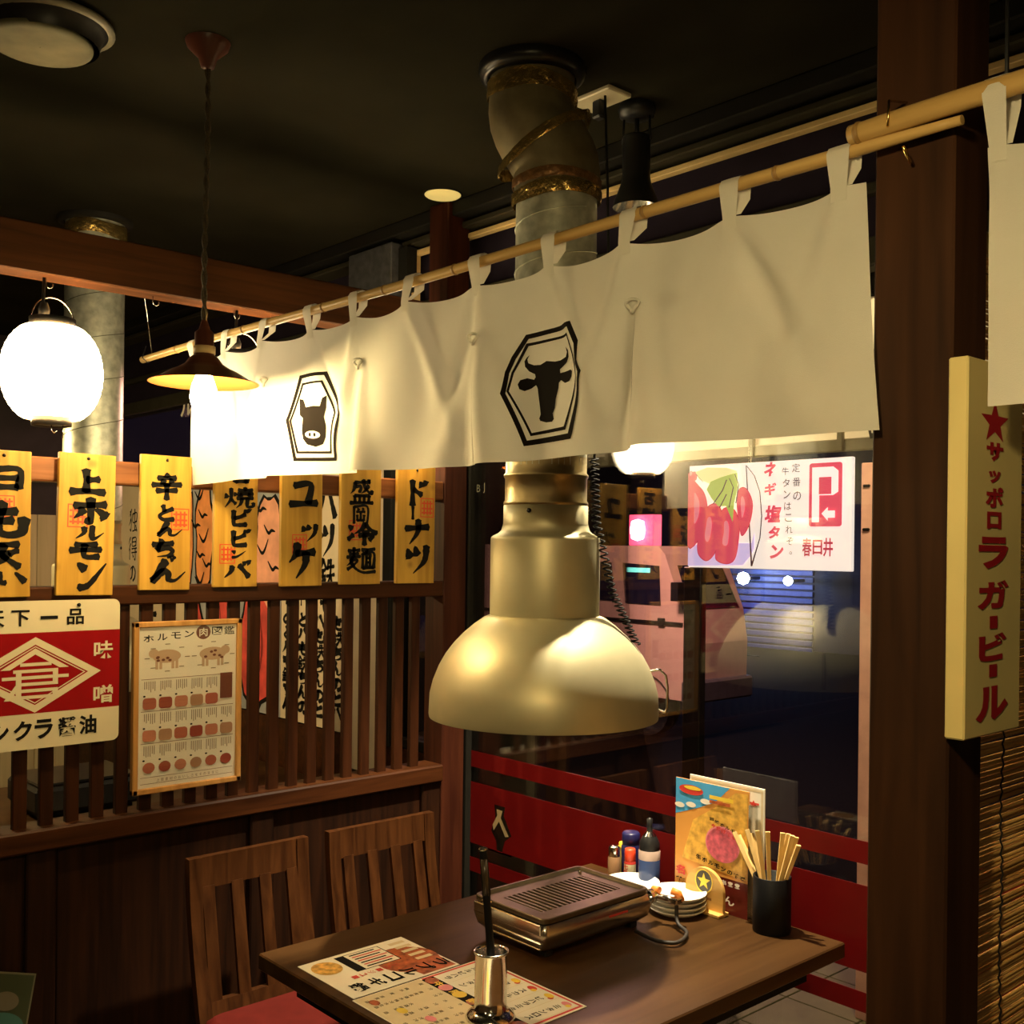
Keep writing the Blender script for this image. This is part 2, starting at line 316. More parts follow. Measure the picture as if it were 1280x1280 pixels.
class Print:
    """flat print on a surface: collects shapes per ink, one mesh per ink and name"""
    def __init__(s, parent, O, U, V, W, eps=0.0004, single=()): s.single = single; s.k = 0; s.lay = {}; s.p = parent; s.O = Vector(O); s.U = Vector(U); s.V = Vector(V); s.W = Vector(W); s.l = 0; s.e = eps; s.d = {}
    def mb(s, name, m):
        if (name, m.name) not in s.lay: s.lay[(name, m.name)] = len(s.lay) + 1
        if name in s.single: s.k += 1
        key = (name, m.name, s.k)
        if key not in s.d: s.d[key] = (MB(), m, s.O + s.W * (s.e * s.lay[(name, m.name)]))
        s.n = (getattr(s, 'n', 0) + 1) % 12; b, m_, O = s.d[key]
        return b, m_, O + s.W * (s.n * 1.2e-5)
    def poly(s, name, m, p): b, _, O = s.mb(name, m); b.flat(p, O, s.U, s.V)
    def rect(s, name, m, x0, y0, x1, y1): s.poly(name, m, rectp(x0, y0, x1, y1))
    def ring(s, name, m, a, c): b, _, O = s.mb(name, m); b.ring(a, c, O, s.U, s.V)
    def glyph(s, name, m, ch, x, y, sx, sy, off=0.0, shear=0.0): b, _, O = s.mb(name, m); put_glyph(b, ch, x, y, sx, sy, O, s.U, s.V, off, True, shear)
    def line(s, name, m, t, x, y, h, off=0.0, step=None, vert=False): b, _, O = s.mb(name, m); put_line(b, t, x, y, h, O, s.U, s.V, off, step, vert)
    def brush(s, name, m, ch, x, y, sx, sy, wd=0.14): b, _, O = s.mb(name, m); brush(b, ch, x, y, sx, sy, O, s.U, s.V, wd)
    def stroke(s, name, m, pts, w):
        b, _, O = s.mb(name, m); S = catmull([Vector(p) for p in pts], 5); n = len(S); vs = []
        for i, p in enumerate(S):
            d = (S[min(i + 1, n - 1)] - S[max(i - 1, 0)]).normalized(); q = Vector((-d.y, d.x)) * (w * (.25 + .75 * math.sin(math.pi * (i + .5) / n)) / 2); vs += [O + s.U * (p + q).x + s.V * (p + q).y, O + s.U * (p - q).x + s.V * (p - q).y]
        b.add(vs, [(2 * i, 2 * i + 1, 2 * i + 3, 2 * i + 2) for i in range(n - 1)])
    def done(s):
        for ch in s.p.children:      # print belongs to the sheet, board or box it is printed on
            if ch.name.split('.')[0] in ('board', 'plate', 'sheet', 'box', 'light_box', 'face_board', 'card'): s.p = ch; break
        for (name, _, _), (b, m, O) in s.d.items():
            o = obj(name, b, m, s.p)
            if name in ('organ_mark', 'fine_print', 'marker', 'small_print', 'faint_print'): o['kind'] = 'stuff'
def ink(name, c, rough=0.5): return mat(name, c, rough, var=0.05)

# ------------------------------------------------------------------ the room
XP, YW, YN, ZC = -2.635, 2.207, 1.26, 2.68
XL, XR, YB = -6.0, 2.6, -3.0
struct('floor', MB().box((XL, YB, -0.06), (XR, YW, 0.0)), M_floor)
struct('ceiling', MB().box((XL, YB, ZC), (XR, YW + .3, ZC + 0.06)), M_ceil)
M_wall = mat('dark brown wall', (0.10, 0.06, 0.032), 0.8)
M_beige = wood('beige wainscot', (0.50, 0.40, 0.24), (0.60, 0.49, 0.30), 2, 0.7, 5, 0.05)
struct('wall_back', MB().box((XL, YB - .08, 0), (XR, YB, ZC)), M_wall)
struct('wall_right', MB().box((XR, YB, 0), (XR + .08, YW, ZC)), M_wall)
wl = struct('wall_left', MB().box((XL - .08, YB, 0), (XL, YW, ZC)), mat('left wall dark', (0.035, 0.025, 0.03), 0.8))
pl = mesh('wainscot_board', MB().bbox((0, -.048, 0), (.018, .048, 1.62), .003), M_beige)
for i in range(20): inst('wainscot_board', pl, wl, (XL, .25 + i * .098, .12))
obj('wall_rail', MB().bbox((XL, .2, 1.93), (XL + .03, 2.2, 1.98)), M_rail, wl)
# window wall: dark header, cornice, pale strip, glass with red film bands
wf = struct('wall_window', MB().box((XL, YW + .02, 2.30), (XR, YW + .14, ZC)).box((XR - 1.2, YW + .02, 0), (XR, YW + .14, 2.30)), mat('navy header', (.018, .013, .022), .9, spec=.05))
obj('cornice', MB().bbox((XL, YW - .10, 2.635), (XR, YW + .02, ZC)), M_dark, wf)
obj('cornice', MB().bbox((XL, YW - .06, 2.605), (XR, YW + .02, 2.625)), mat('trim olive', (0.03, 0.026, 0.016), .7, spec=.08), wf)
obj('pale_strip', MB().bbox((-2.66, YW - .035, 2.578), (XR, YW - .008, 2.593), .002), M_gold, wf)
xs_ = on(1, YW - .02, 511, 340).x
obj('pale_strip', MB().bbox((xs_, YW - .035, 2.578), (-2.76, YW - .008, 2.593), .002).box((xs_, YW - .035, 2.2), (xs_ + .013, YW - .008, 2.578)), M_gold, wf)
obj('head_frame', MB().bbox((XL, YW - .02, 2.24), (XR, YW + .06, 2.30)).bbox((XL, YW - .012, 2.40), (XR, YW + .02, 2.425)), mat('frame olive', (0.03, 0.027, 0.018), .7, spec=.08), wf)
obj('wainscot', MB().box((XL, YW - .03, 0), (-2.74, YW + .05, .905)), M_rail, wf)
win = struct('window_1', MB().bbox((-2.66, YW - .02, 0), (XR - 1.2, YW + .05, .05)).bbox((-2.665, YW - .02, 0), (-2.63, YW + .05, 2.24)), M_dark)
obj('pane', MB().box((-2.63, YW, .05), (-1.0, YW + .006, 2.24)), glass('window glass', boost=.85), win)
obj('pane', MB().box((-1.0, YW, .05), (XR - 1.2, YW + .006, 2.24)), glass('window glass', boost=.85), win)
win2 = struct('window_2', MB().bbox((XL, YW - .02, .905), (-2.74, YW + .05, .94)).bbox((-3.04, YW - .02, .94), (-3.0, YW + .05, 2.24)), M_dark)
obj('pane', MB().box((XL, YW, .94), (-3.04, YW + .006, 2.24)), glass('window glass', boost=.85), win2)
obj('pane', MB().box((-3.0, YW, .94), (-2.74, YW + .006, 2.24)), glass('window glass', boost=.85), win2)
M_film = mat('red window film', (0.105, 0.002, 0.002), 0.35, var=0.08)
for z0, z1 in ((.897, .948), (.565, .610)): obj('film_band', MB().box((-2.63, YW - .0016, z0), (XR - 1.2, YW - .0006, z1)), M_film, win)
ax, az = on(1, YW, 634, 1030).x, on(1, YW, 634, 1030).z
# main band with the clear cut-out mark
b = MB(); s = .055; mk = [(-.028, .055), (.022, .055), (.016, .028), (.052, -.028), (.022, -.050), (.010, -.088), (-.014, -.088), (-.018, -.056), (-.042, -.028), (-.022, .012)]
b.box((-2.63, YW - .0016, .655), (ax - s, YW - .0006, .849)).box((ax + s, YW - .0016, .655), (XR - 1.2, YW - .0006, .849)).box((ax - s, YW - .0016, .655), (ax + s, YW - .0006, az - .092)).box((ax - s, YW - .0016, az + .058), (ax + s, YW - .0006, .849))
bm = bmesh.new(); outer = [bm.verts.new((ax + x, YW - .0016, az + z)) for x, z in ((-s, -.092), (s, -.092), (s, .058), (-s, .058))]; inner = [bm.verts.new((ax + x, YW - .0016, az + z)) for x, z in mk]
es = [bm.edges.new((l[i], l[(i + 1) % len(l)])) for l in (outer, inner) for i in range(len(l))]; bmesh.ops.triangle_fill(bm, edges=es, use_beauty=True); bm.verts.index_update()
b.add([v.co.copy() for v in bm.verts], [tuple(v.index for v in f.verts) for f in bm.faces]); bm.free()
obj('film_band', b, M_film, win)
b = MB(); b.flat([(-.018, .022), (.010, .022), (.002, -.002), (.040, -.052), (.024, -.056), (-.006, -.014), (-.030, -.046), (-.036, -.030), (-.014, .004)], (ax, YW - .0018, az + .02), (1, 0, 0), (0, 0, 1)); obj('film_mark', b, mat('pale film', (.32, .24, .12), .5), win)
# white letter on the night window left of the cloth
b = MB(); c = on(1, YW, 231, 515); put_glyph(b, 'ル', c.x, c.z, .14, .11, (0, YW - .004, 0), (1, 0, 0), (0, 0, 1), .02); obj('window_lettering', b, M_white, win2)
c = on(1, YW, 589, 612); b = MB(); put_line(b, 'VIBJ', c.x - .02, c.z, .035, (0, YW - .004, 0), (1, 0, 0), (0, 0, 1), 0, .027); obj('window_lettering', b, mat('faded letter', (.10, .095, .06), .6), win)

# round ceiling vent, upper left
c = on(2, ZC, 45, 40)
t = thing('ceiling_vent', 'round ceiling vent with black collar and dusty disc', 'vent', (c.x, c.y, ZC))
obj('collar', MB().lathe([(.118, 0), (.122, -.012), (.108, -.02), (.10, -.05)], c=(c.x, c.y, ZC)), M_black, t)
obj('rim', MB().lathe([(.108, -.004), (.124, -.006), (.126, -.014), (.112, -.018)], c=(c.x + .004, c.y + .004, ZC)), mat('grey rim', (.20, .19, .14), .4), t)
obj('disc', MB().lathe([(.001, -.055), (.09, -.055), (.103, -.052), (.104, -.044), (.08, -.04)], c=(c.x - .012, c.y - .012, ZC), cap0=False), mat('dusty disc', (.16, .15, .09), .7, var=.3), t)
# downlight lid; no lamp behind it, a faint glow is put into its colour
c = on(2, ZC, 543, 245)
t = thing('downlight', 'cream round lid set in the dark ceiling', 'downlight', (c.x, c.y, ZC))
obj('lid', MB().lathe([(.0005, -.006), (.052, -.006), (.056, -.003), (.056, 0)], c=(c.x, c.y, ZC)), emission('lid', (.62, .46, .14), .42), t)
obj('trim_ring', MB().lathe([(.056, -.002), (.060, -.004), (.062, 0)], c=(c.x, c.y, ZC)), M_dark, t)
# grey box near the ceiling behind the post
p0 = on(1, 2.10, 427, 332); p1 = on(1, 2.10, 481, 378)
t = thing('ventilation_box', 'grey metal box high up beside the wooden post', 'box', (p0.x, 2.12, p1.z))
obj('casing', MB().bbox((p0.x, 2.10, p1.z + .0), (p1.x, 2.185, p0.z + .02), .004), mat('mottled grey', (.045, .045, .048), .6, var=.4, scale=40), t)
obj('bracket', MB().box((p1.x, 2.13, p1.z + .03), (p1.x + .05, 2.17, p0.z)).box((p1.x - .1, 2.13, p0.z), (p1.x - .06, 2.17, ZC)), M_dark, t)

# ------------------------------------------------------------------ partition with post, rails, slats
pt = thing('slatted_partition', 'dark wooden booth partition with vertical slats above a solid panel', 'partition', (XP - .04, 1.4, 0))
Y0, Y1 = -0.25, 2.09
PX0, PX1 = XP - .075, XP - .005
obj('post', MB().bbox((XP - .095, Y1, 0), (XP, 2.18, ZC), .003), wood('post wood', (0.030, 0.007, 0.0035), (0.060, 0.016, 0.007), 2, .5), pt)
obj('bottom_rail', MB().bbox((XP - .085, Y0, .865), (XP + .012, Y1, .918), .005), M_rail, pt)
obj('middle_rail', MB().bbox((XP - .075, Y0, 1.442), (XP, Y1, 1.490), .004), M_rail, pt)
obj('top_rail', MB().bbox((XP - .07, Y0, 1.742), (XP - .005, Y1, 1.800), .004), wood('top rail wood', (0.13, 0.045, 0.017), (0.22, 0.085, 0.03), 1, .5), pt)
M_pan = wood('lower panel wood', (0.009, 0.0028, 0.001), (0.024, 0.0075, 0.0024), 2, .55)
panel = mesh('panel', MB().bbox((-.02, -.29, 0), (.0, .29, .865), .004), M_pan)
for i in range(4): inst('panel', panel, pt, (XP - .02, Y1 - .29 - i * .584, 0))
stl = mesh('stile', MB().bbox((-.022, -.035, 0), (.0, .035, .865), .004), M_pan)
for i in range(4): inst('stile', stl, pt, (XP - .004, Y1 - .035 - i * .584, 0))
slat = mesh('slat', MB().bbox((-.018, -.016, .915), (0, .016, 1.445), .002), M_part)
g = [on(0, XP - .02, x, 840).y for x in (309.5, 334.5, 359, 382.5, 405, 428, 449.5, 471.5, 492, 513)]
pitch = (g[-1] - g[0]) / 9
ys = g[-1] + pitch / 2; k = 0
while ys > Y0:
    if ys < Y1 - .01: inst('slat', slat, pt, (XP - .02, ys, 0))
    ys -= pitch
# beam over the partition
XB = -2.60
zb = on(0, XB, 0, 349).z
bt = thing('ceiling_beam', 'long dark wooden beam above the partition with lantern hooks', 'beam', (XB - .04, 1.2, zb))
obj('timber', MB().bbox((XB - .08, YB, zb), (XB, 2.09, zb + .115), .003), M_beam, bt)
for (px, py) in ((50, 372), (184, 400), (286, 404)):
    c = on(0, XB - .04, px, py - 6); b = MB()
    b.tube([(c.x, c.y, zb + .01), (c.x, c.y, zb - .012)] + [(c.x, c.y + .008 - .008 * math.cos(a), zb - .014 - .009 * math.sin(a)) for a in [i * .5 for i in range(8)]], .0014, 6); obj('cup_hook', b, M_chrome, bt)

# ------------------------------------------------------------------ wooden menu plaques
def plaque(pxl, pxr, pyt, pyb, text, label, seal, cells, tilt=0.0, n=7):
    X = XP + .008; a = on(0, X, pxl, (pyt + pyb) / 2); c = on(0, X, pxr, (pyt + pyb) / 2)
    yc = (a.y + c.y) / 2; wd = c.y - a.y; xm = (pxl + pxr) / 2
    zt = on(0, X, xm, pyt).z; z0 = on(0, X, xm, pyb).z; h = zt - z0
    t = thing('menu_plaque', label, 'sign', (XP, yc, z0), 'wooden menu plaques on the partition')
    obj('board', MB().bbox((XP + .0005, yc - wd / 2, z0), (XP + .0145, yc + wd / 2, zt), .0015), M_plaque, t)
    P = Print(t, (XP + .0145, yc, z0 + h / 2), (0, 1, 0), (0, 0, 1), (1, 0, 0))
    if seal:
        sx, sy, ss = seal[0] * wd, seal[1] * h, .36 * wd
        P.ring('seal', M_seal, rectp(sx - ss / 2, sy - ss / 2 * 1.15, sx + ss / 2, sy + ss / 2 * 1.15), rectp(sx - ss * .44, sy - ss * .52, sx + ss * .44, sy + ss * .52))
        for dx in (-.22, 0.02, .24): P.rect('seal', M_seal, sx + ss * (dx - .05), sy - ss * .42, sx + ss * (dx + .05), sy + ss * .42)
        for dy in (-.3, -.05, .26): P.rect('seal', M_seal, sx - ss * .4, sy + ss * (dy - .05), sx + ss * .4, sy + ss * (dy + .05))
    for ch, cx, cy, sx, sy in cells: P.brush('lettering', M_ink, ch, cx * wd, cy * h, sx * wd, sy * h, .255)
    P.done()
    obj('nail', MB().lathe([(.0035, 0), (.004, .002), (.001, .004)], n=10, M=Matrix.Rotation(math.pi / 2, 4, 'Y'), c=(XP + .0145, yc, zt - .012)), M_blackm, t)
    t.rotation_euler = (tilt, 0, 0); return t
plaque(-33, 37, 578, 762, '', 'yellow pine plaque beside the 上ホルモン plaque, hung above the enamel sign', (.02, .12), [('旨', .05, .30, .72, .17), ('も', .0, .03, .85, .26), ('豚', .0, -.21, .70, .18), ('い', .14, -.37, .62, .12)])
plaque(69, 140, 580, 757, '', 'yellow pine plaque brushed 上ホルモン with a square red seal', (-.16, .06), [('上', .0, .30, .72, .19), ('ホ', .06, .10, .72, .19), ('ル', .06, -.055, .56, .11), ('モ', .0, -.185, .64, .13), ('ン', .1, -.355, .60, .24)], -.016)
plaque(173, 236, 580, 748, '', 'yellow pine plaque brushed 辛とんちゃん hung beside the pendant lamp', (.28, .03), [('辛', -.0, .27, .64, .20), ('と', .0, .075, .44, .13), ('ん', .06, -.045, .56, .12), ('ち', -.05, -.19, .58, .14), ('ゃ', .12, -.255, .28, .07), ('ん', .04, -.36, .78, .18)], -.008)
plaque(266, 320, 583, 742, '', 'pine plaque brushed 石焼ビビンバ half hidden by the white cloth', (-.2, -.24), [('石', .06, .38, .60, .13), ('焼', .05, .20, .72, .18), ('ビ', .06, .04, .52, .14), ('ビ', .06, -.12, .52, .14), ('ン', .05, -.24, .40, .07), ('バ', .02, -.365, .64, .14)])
plaque(350, 401, 584, 739, '', 'pine plaque brushed ユッケ in front of the meat painting', (-.06, -.16), [('ユ', .02, .24, .74, .24), ('ッ', .18, -.06, .46, .18), ('ケ', .0, -.29, .70, .30)], .004)
plaque(424, 474, 585, 735, '', 'pine plaque brushed 盛岡冷麺 hung before the ハツ poster', (-.12, -.05), [('盛', .0, .27, .62, .21), ('岡', -.02, .08, .48, .16), ('冷', .02, -.08, .78, .19), ('麺', .0, -.30, .76, .22)])
plaque(494, 541, 586, 732, '', 'pine plaque brushed ドーナツ hung next to the corner post', (.28, .15), [('ド', -.02, .27, .62, .22), ('ー', -.1, .10, .3, .12), ('ナ', .02, -.06, .70, .22), ('ツ', .04, -.29, .66, .27)], -.006)

# ------------------------------------------------------------------ enamel sign and framed chart on the slats
X = XP + .012
a = on(0, X, 151, 760); c = on(0, X, 150, 937); m0 = on(0, X, 47, 850)
hw = a.y - m0.y; zt, z0 = a.z, c.z + .002; h = zt - z0; zc = (zt + z0) / 2
t = thing('enamel_sign', 'red and cream enamel soy sauce sign with diamond emblem', 'sign', (X, m0.y, z0))
obj('plate', MB().prism(rrect(-hw, -h / 2, hw, h / 2, .016), (X, m0.y, zc), (0, 1, 0), (0, 0, 1), (1, 0, 0), .004), M_cream, t)
P = Print(t, (X + .004, m0.y, zc), (0, 1, 0), (0, 0, 1), (1, 0, 0), .0004, ('lettering', 'side_lettering'))
P.rect('red_field', M_red, -hw, -.26 * h, hw, .285 * h)
dw, dh = hw * .77, .255 * h; zo = .0
for k0, k1 in ((1.0, .80), (.76, .73)): P.ring('diamond', M_cream, [(dw * k0, zo), (0, dh * k0 + zo), (-dw * k0, zo), (0, -dh * k0 + zo)], [(dw * k1, zo), (0, dh * k1 + zo), (-dw * k1, zo), (0, -dh * k1 + zo)])
q = dw * .70; P.poly('diamond', M_cream, [(0, dh * .70), (q * .72, dh * .16), (q * .52, dh * .16), (0, dh * .54), (-q * .52, dh * .16), (-q * .72, dh * .16)])
e = dw / 100
for x0, y0, x1, y1 in ((-22, 24, 24, 32), (-32, 8, 34, 16), (-48, -8, 50, 0), (-28, -24, 34, -16), (26, -24, 34, 16), (-28, -44, -20, 16), (-28, -40, 34, -32), (-28, -56, 34, -48), (26, -56, 34, -32), (-28, -56, -20, -32)): P.rect('emblem', M_cream, x0 * e, y0 * e * .62 - .002, x1 * e, y1 * e * .62 - .002)
P.poly('emblem', M_cream, [(-28 * e, -14 * e), (-21 * e, -14 * e), (-36 * e, -37 * e), (-45 * e, -37 * e)])
u = hw / 105.
for ch, px in (('天', -47), ('下', -18), ('一', 16), ('品', 48)): P.glyph('lettering', M_ink, ch, px * u, .385 * h, 21 * u, 20 * u if ch != '一' else 4 * u, .02)
for ch, px in (('シ', -41), ('ク', -14), ('ラ', 11), ('醤', 39), ('油', 65)): P.glyph('lettering', M_ink, ch, px * u, -.37 * h, 22 * u, 24 * u, .035)
for ch, py in (('味', .145), ('噌', -.165)): P.glyph('side_lettering', M_cream, ch, 84 * u, py * h, 25 * u, .125 * h, .02)
P.done()
obj('nail', MB().lathe([(.004, 0), (.0045, .004), (.001, .006)], n=10, M=Matrix.Rotation(math.pi / 2, 4, 'Y'), c=(X + .004, m0.y + 52 * u, zt - .012)), M_blackm, t)

X = XP + .014
a = on(0, X, 168, 787); c = on(0, X, 303, 782); zb0 = on(0, X, 235, 995).z; zt = on(0, X, 235, 785).z; yc = (a.y + c.y) / 2; hw = (c.y - a.y) / 2; h = zt - zb0; zc = (zt + zb0) / 2
t = thing('framed_chart', 'wood framed offal meat chart poster hung on the slats', 'poster', (X, yc, zb0))
fr = MB(); fw_ = .014
for lo, hi in (((-hw, -h / 2), (-hw + fw_, h / 2)), ((hw - fw_, -h / 2), (hw, h / 2)), ((-hw, h / 2 - fw_), (hw, h / 2)), ((-hw, -h / 2), (hw, -h / 2 + fw_))): fr.bbox((X - .006, yc + lo[0], zc + lo[1]), (X + .012, yc + hi[0], zc + hi[1]), .002)
obj('frame', fr, M_frame, t)
obj('sheet', MB().box((X, yc - hw + .01, zc - h / 2 + .01), (X + .003, yc + hw - .01, zc + h / 2 - .01)), M_white, t)
P = Print(t, (X + .003, yc, zc), (0, 1, 0), (0, 0, 1), (1, 0, 0), .0003, ('title', 'meat_picture')); S = 2 * (hw - fw_); T = h - 2 * fw_
brn = ink('chart brown', (.16, .05, .03)); meats = [ink('chart meat %d' % i, cc) for i, cc in enumerate([(.42, .12, .08), (.30, .06, .04), (.50, .20, .13), (.42, .24, .15)])]; pale = ink('chart pale', (.55, .40, .28)); grey = ink('chart grey text', (.20, .15, .10))
for i, ch in enumerate('ホルモン'): P.glyph('title', M_ink, ch, (-.40 + .135 * i) * S, (.43 + .006 * i) * T, .10 * S, .042 * T, .012)
P.poly('title_badge', brn, ell(.15 * S, .455 * T, .075 * S, .046 * T))
P.glyph('badge_lettering', M_white, '肉', .15 * S, .455 * T, .085 * S, .055 * T, .01)
for i, ch in enumerate('図鑑'): P.glyph('title', M_ink, ch, (.295 + .13 * i) * S, .46 * T, .11 * S, .052 * T, .006)
for sx in (-1, 1):
    cx = (-.22 if sx < 0 else .25) * S; cy = .305 * T; P.k += 1
    P.poly('animal_silhouette', pale, ell(cx, cy + .01 * T, .14 * S, .042 * T)); P.poly('animal_silhouette', pale, ell(cx + sx * .13 * S, cy + .03 * T, .05 * S, .028 * T))
    for dx in (-.10, -.06, .06, .10): P.rect('animal_silhouette', pale, cx + dx * S - .014 * S, cy - .07 * T, cx + dx * S + .014 * S, cy)
    for i in range(6): P.poly('organ_mark', brn, ell(cx + random.uniform(-.1, .1) * S, cy + random.uniform(-.02, .03) * T, .018 * S, .008 * T, 10))
    for i in range(8): a_ = i * math.pi / 4; P.rect('organ_mark', grey, cx + .20 * S * math.cos(a_) - .02 * S, cy + .085 * T * math.sin(a_) - .002 * T, cx + .20 * S * math.cos(a_) + .03 * S, cy + .085 * T * math.sin(a_) + .003 * T)
for r in range(3):
    yt = (.175 - .20 * r) * T; P.rect('rule', brn, -.47 * S, yt, .47 * S, yt + .0012)
    for k in range(6):
        x0 = (-.46 + .157 * k) * S
        if r == 0 and k == 5: P.rect('dark_panel', brn, x0, yt - .155 * T, x0 + .13 * S, yt + .01 * T); continue
        for j in range(6): P.rect('fine_print', grey, x0 + (.02 + .020 * j) * S, yt - (.055 + random.uniform(0, .03)) * T, x0 + (.027 + .020 * j) * S, yt - .012 * T)
        P.poly('marker', M_ink, ell(x0 + .02 * S, yt - .103 * T, .013 * S, .006 * T, 8))
        P.poly('meat_picture', meats[(r * 2 + k) % 4], rrect(x0 + .005 * S, yt - .185 * T, x0 + .137 * S, yt - .115 * T, .008) if r < 2 else ell(x0 + .07 * S, yt - .15 * T, .06 * S, .034 * T, 14))
for yy in (-.435, -.475): P.rect('rule', brn, -.47 * S, yy * T, .47 * S, yy * T + .001)
P.line('footer', grey, '上質素材のおいしさをそのままに', -.30 * S, -.456 * T, .022 * T, 0, .043 * S)
P.done()
obj('cover_glass', MB().box((X + .0075, yc - hw + .01, zc - h / 2 + .01), (X + .0085, yc + hw - .01, zc + h / 2 - .01)), glass('picture glass', boost=.45), t)

# dim print stuck low on the partition panel
X = XP + .002
a = on(0, X, 58, 1231); c = on(0, X, 0, 1229); d = on(0, X, 51, 1277); yc, zc = (a.y + c.y) / 2 - .05, a.z - .06
t = thing('picture_card', 'dim green picture card stuck low on the dark panel', 'picture', (X, yc, zc - .08))
U = Vector((0, math.cos(-.28), math.sin(-.28) * -1)); U = (Vector((0, a.y, a.z)) - Vector((0, c.y, c.z))).normalized(); V = (Vector((0, a.y, a.z)) - Vector((0, d.y, d.z))).normalized(); A_ = Vector((X, a.y, a.z))
O = A_ - U * .21 - V * .17
obj('card', MB().prism(rectp(0, 0, .21, .17), O, U, V, (1, 0, 0), .0015), ink('card edge', (.14, .13, .08)), t)
P = Print(t, O + Vector((.0015, 0, 0)), U, V, (1, 0, 0)); P.rect('print_field', ink('card green', (.04, .05, .022)), .004, .004, .206, .166)
P.poly('print_shape', ink('card red', (.12, .02, .012)), ell(.10, .10, .035, .03)); P.poly('print_shape', ink('card pale', (.14, .12, .08)), ell(.15, .105, .03, .022)); P.poly('print_shape', ink('card teal', (.05, .14, .12)), ell(.15, .05, .05, .03)); P.done()

# ------------------------------------------------------------------ lanterns
M_lant = emission('lantern paper', (1.0, .80, .46), 7.5)
def lantern(c, label, power):
    t = thing('paper_lantern', label, 'lantern', (c.x, c.y, c.z - .13), 'white paper lanterns under the beam')
    prof = []; n = 40
    for i in range(n + 1):
        a_ = -math.pi / 2 + math.pi * i / n; r = .114 * max(math.cos(a_), 0) ** .72; z = .122 * math.sin(a_)
        if abs(z) > .112: continue
        prof.append((r + .0012 * (i % 2), z))
    obj('paper_shade', MB().lathe(prof, c=c, n=48), M_lant, t)
    obj('top_ring', MB().lathe([(.046, .106), (.052, .106), (.052, .130), (.046, .130)], c=c), M_black, t)
    obj('bottom_ring', MB().lathe([(.040, -.106), (.046, -.106), (.045, -.126), (.039, -.126), (.039, -.106)], c=c), M_black, t)
    obj('bottom_plate', MB().lathe([(.0005, -.122), (.04, -.122), (.04, -.124), (.0005, -.124)], c=c, n=20), M_blackm, t)
    obj('tassel_hook', MB().tube([c + Vector((.0, .0, -.124)), c + Vector((.0, .0, -.136)), c + Vector((0, .006, -.142)), c + Vector((0, .012, -.136))], .0015, 6).tube([c + Vector((.02, .02, -.12)), c + Vector((.02, .02, -.155))], .001, 5), M_chrome, t)
    obj('bail', MB().tube([c + Vector((0, .050 * math.cos(a_), .120 + .060 * math.sin(a_))) for a_ in [math.pi * i / 16 for i in range(17)]], .0018, 7), M_chrome, t)
    obj('electric_cord', MB().tube([c + Vector((-.0, -.02, .12)), c + Vector((0, -.022, .17)), c + Vector((0, -.02, zb - c.z))], .004, 7).lathe([(.001, .13), (.012, .132), (.013, .15), (.008, .165)], c=c + Vector((0, -.02, 0)), n=14), M_black, t)
    light('lantern_bulb', 'POINT', c, power, WARM, .10)
    for o in t.children:
        if o.name.startswith('paper_shade'): o.visible_shadow = True
    return t
lc = on(0, XB - .04, 60, 478); lantern(Vector((lc.x, lc.y, 2.0)), 'glowing white paper lantern hung beside the galvanized duct', 0)
lc2 = on(0, XB - .04, 290, 478); lantern(Vector((lc2.x, lc2.y + .02, 1.985)), 'glowing white paper lantern hidden behind the white cloth', 0)

lantern(Vector((lc.x, 1.92, 1.99)), 'paper lantern added out of sight behind the white cloth to light the posters', 0)  # extra lantern, hidden by the cloth, added to light posters and plaques

# ------------------------------------------------------------------ pendant lamp
M_brown = mat('brown enamel', (.075, .022, .012), .35, var=.1); M_inner = mat('orange enamel inside', (.11, .030, .007), .7, var=.03, spec=.05)
def pendant(x, y, label, zs=1.945, glow=270):
    t = thing('pendant_lamp', label, 'lamp', (x, y, ZC), 'brown enamel pendant lamps')
    c = (x, y, 0)
    obj('ceiling_rose', MB().lathe([(.048, ZC), (.044, ZC - .012), (.020, ZC - .035), (.014, ZC - .055), (.004, ZC - .06)], c=c, n=28), M_brown, t)
    b = MB()
    for ph in (0, math.pi): b.tube([(x + .0035 * math.cos(ph + i * .5) + .004 * math.sin(i * .07), y + .0035 * math.sin(ph + i * .5), ZC - .05 - (ZC - .05 - zs - .11) * i / 90) for i in range(91)], .0035, 6)
    obj('cord', b, mat('braided cord', (.05, .035, .015), .8, var=.5, scale=300), t)
    obj('socket', MB().lathe([(.006, zs + .135), (.012, zs + .115), (.020, zs + .108), (.021, zs + .062), (.024, zs + .056)], c=c, n=28), M_brown, t)
    sh = [(.024, zs + .058), (.030, zs + .054), (.040, zs + .040), (.056, zs + .030), (.070, zs + .024), (.100, zs + .006), (.117, zs)]
    shd = obj('shade', MB().lathe(sh, c=c, n=56), M_brown, t)
    obj('shade_lining', MB().lathe([(r - .0012, z - .0012) for r, z in sh], c=c, n=56), M_inner, shd)
    obj('collar', MB().lathe([(.0225, zs + .078), (.0235, zs + .078), (.0235, zs + .062), (.0225, zs + .062)], c=c, n=28), M_gold, t)
    obj('bulb', MB().lathe([(.013, zs + .040), (.016, zs + .018), (.026, zs - .010), (.029, zs - .032), (.024, zs - .05), (.012, zs - .060), (.0005, zs - .062)], c=c, n=28), emission('bulb glass %d' % glow, (1.0, .75, .34), glow), t)
    return t
c = on(2, ZC, 245, 62); pendant(c.x, c.y, 'lit brown enamel pendant lamp hanging in front of the white cloth')
NX0, NY0 = on(2, ZC, 110, 288).x, on(2, ZC, 110, 288).y
pendant(-.32, .22, 'unseen pendant lamp added over the aisle to light the white cloth', 2.08, 430)  # copy out of view, placed close to brighten the cloth
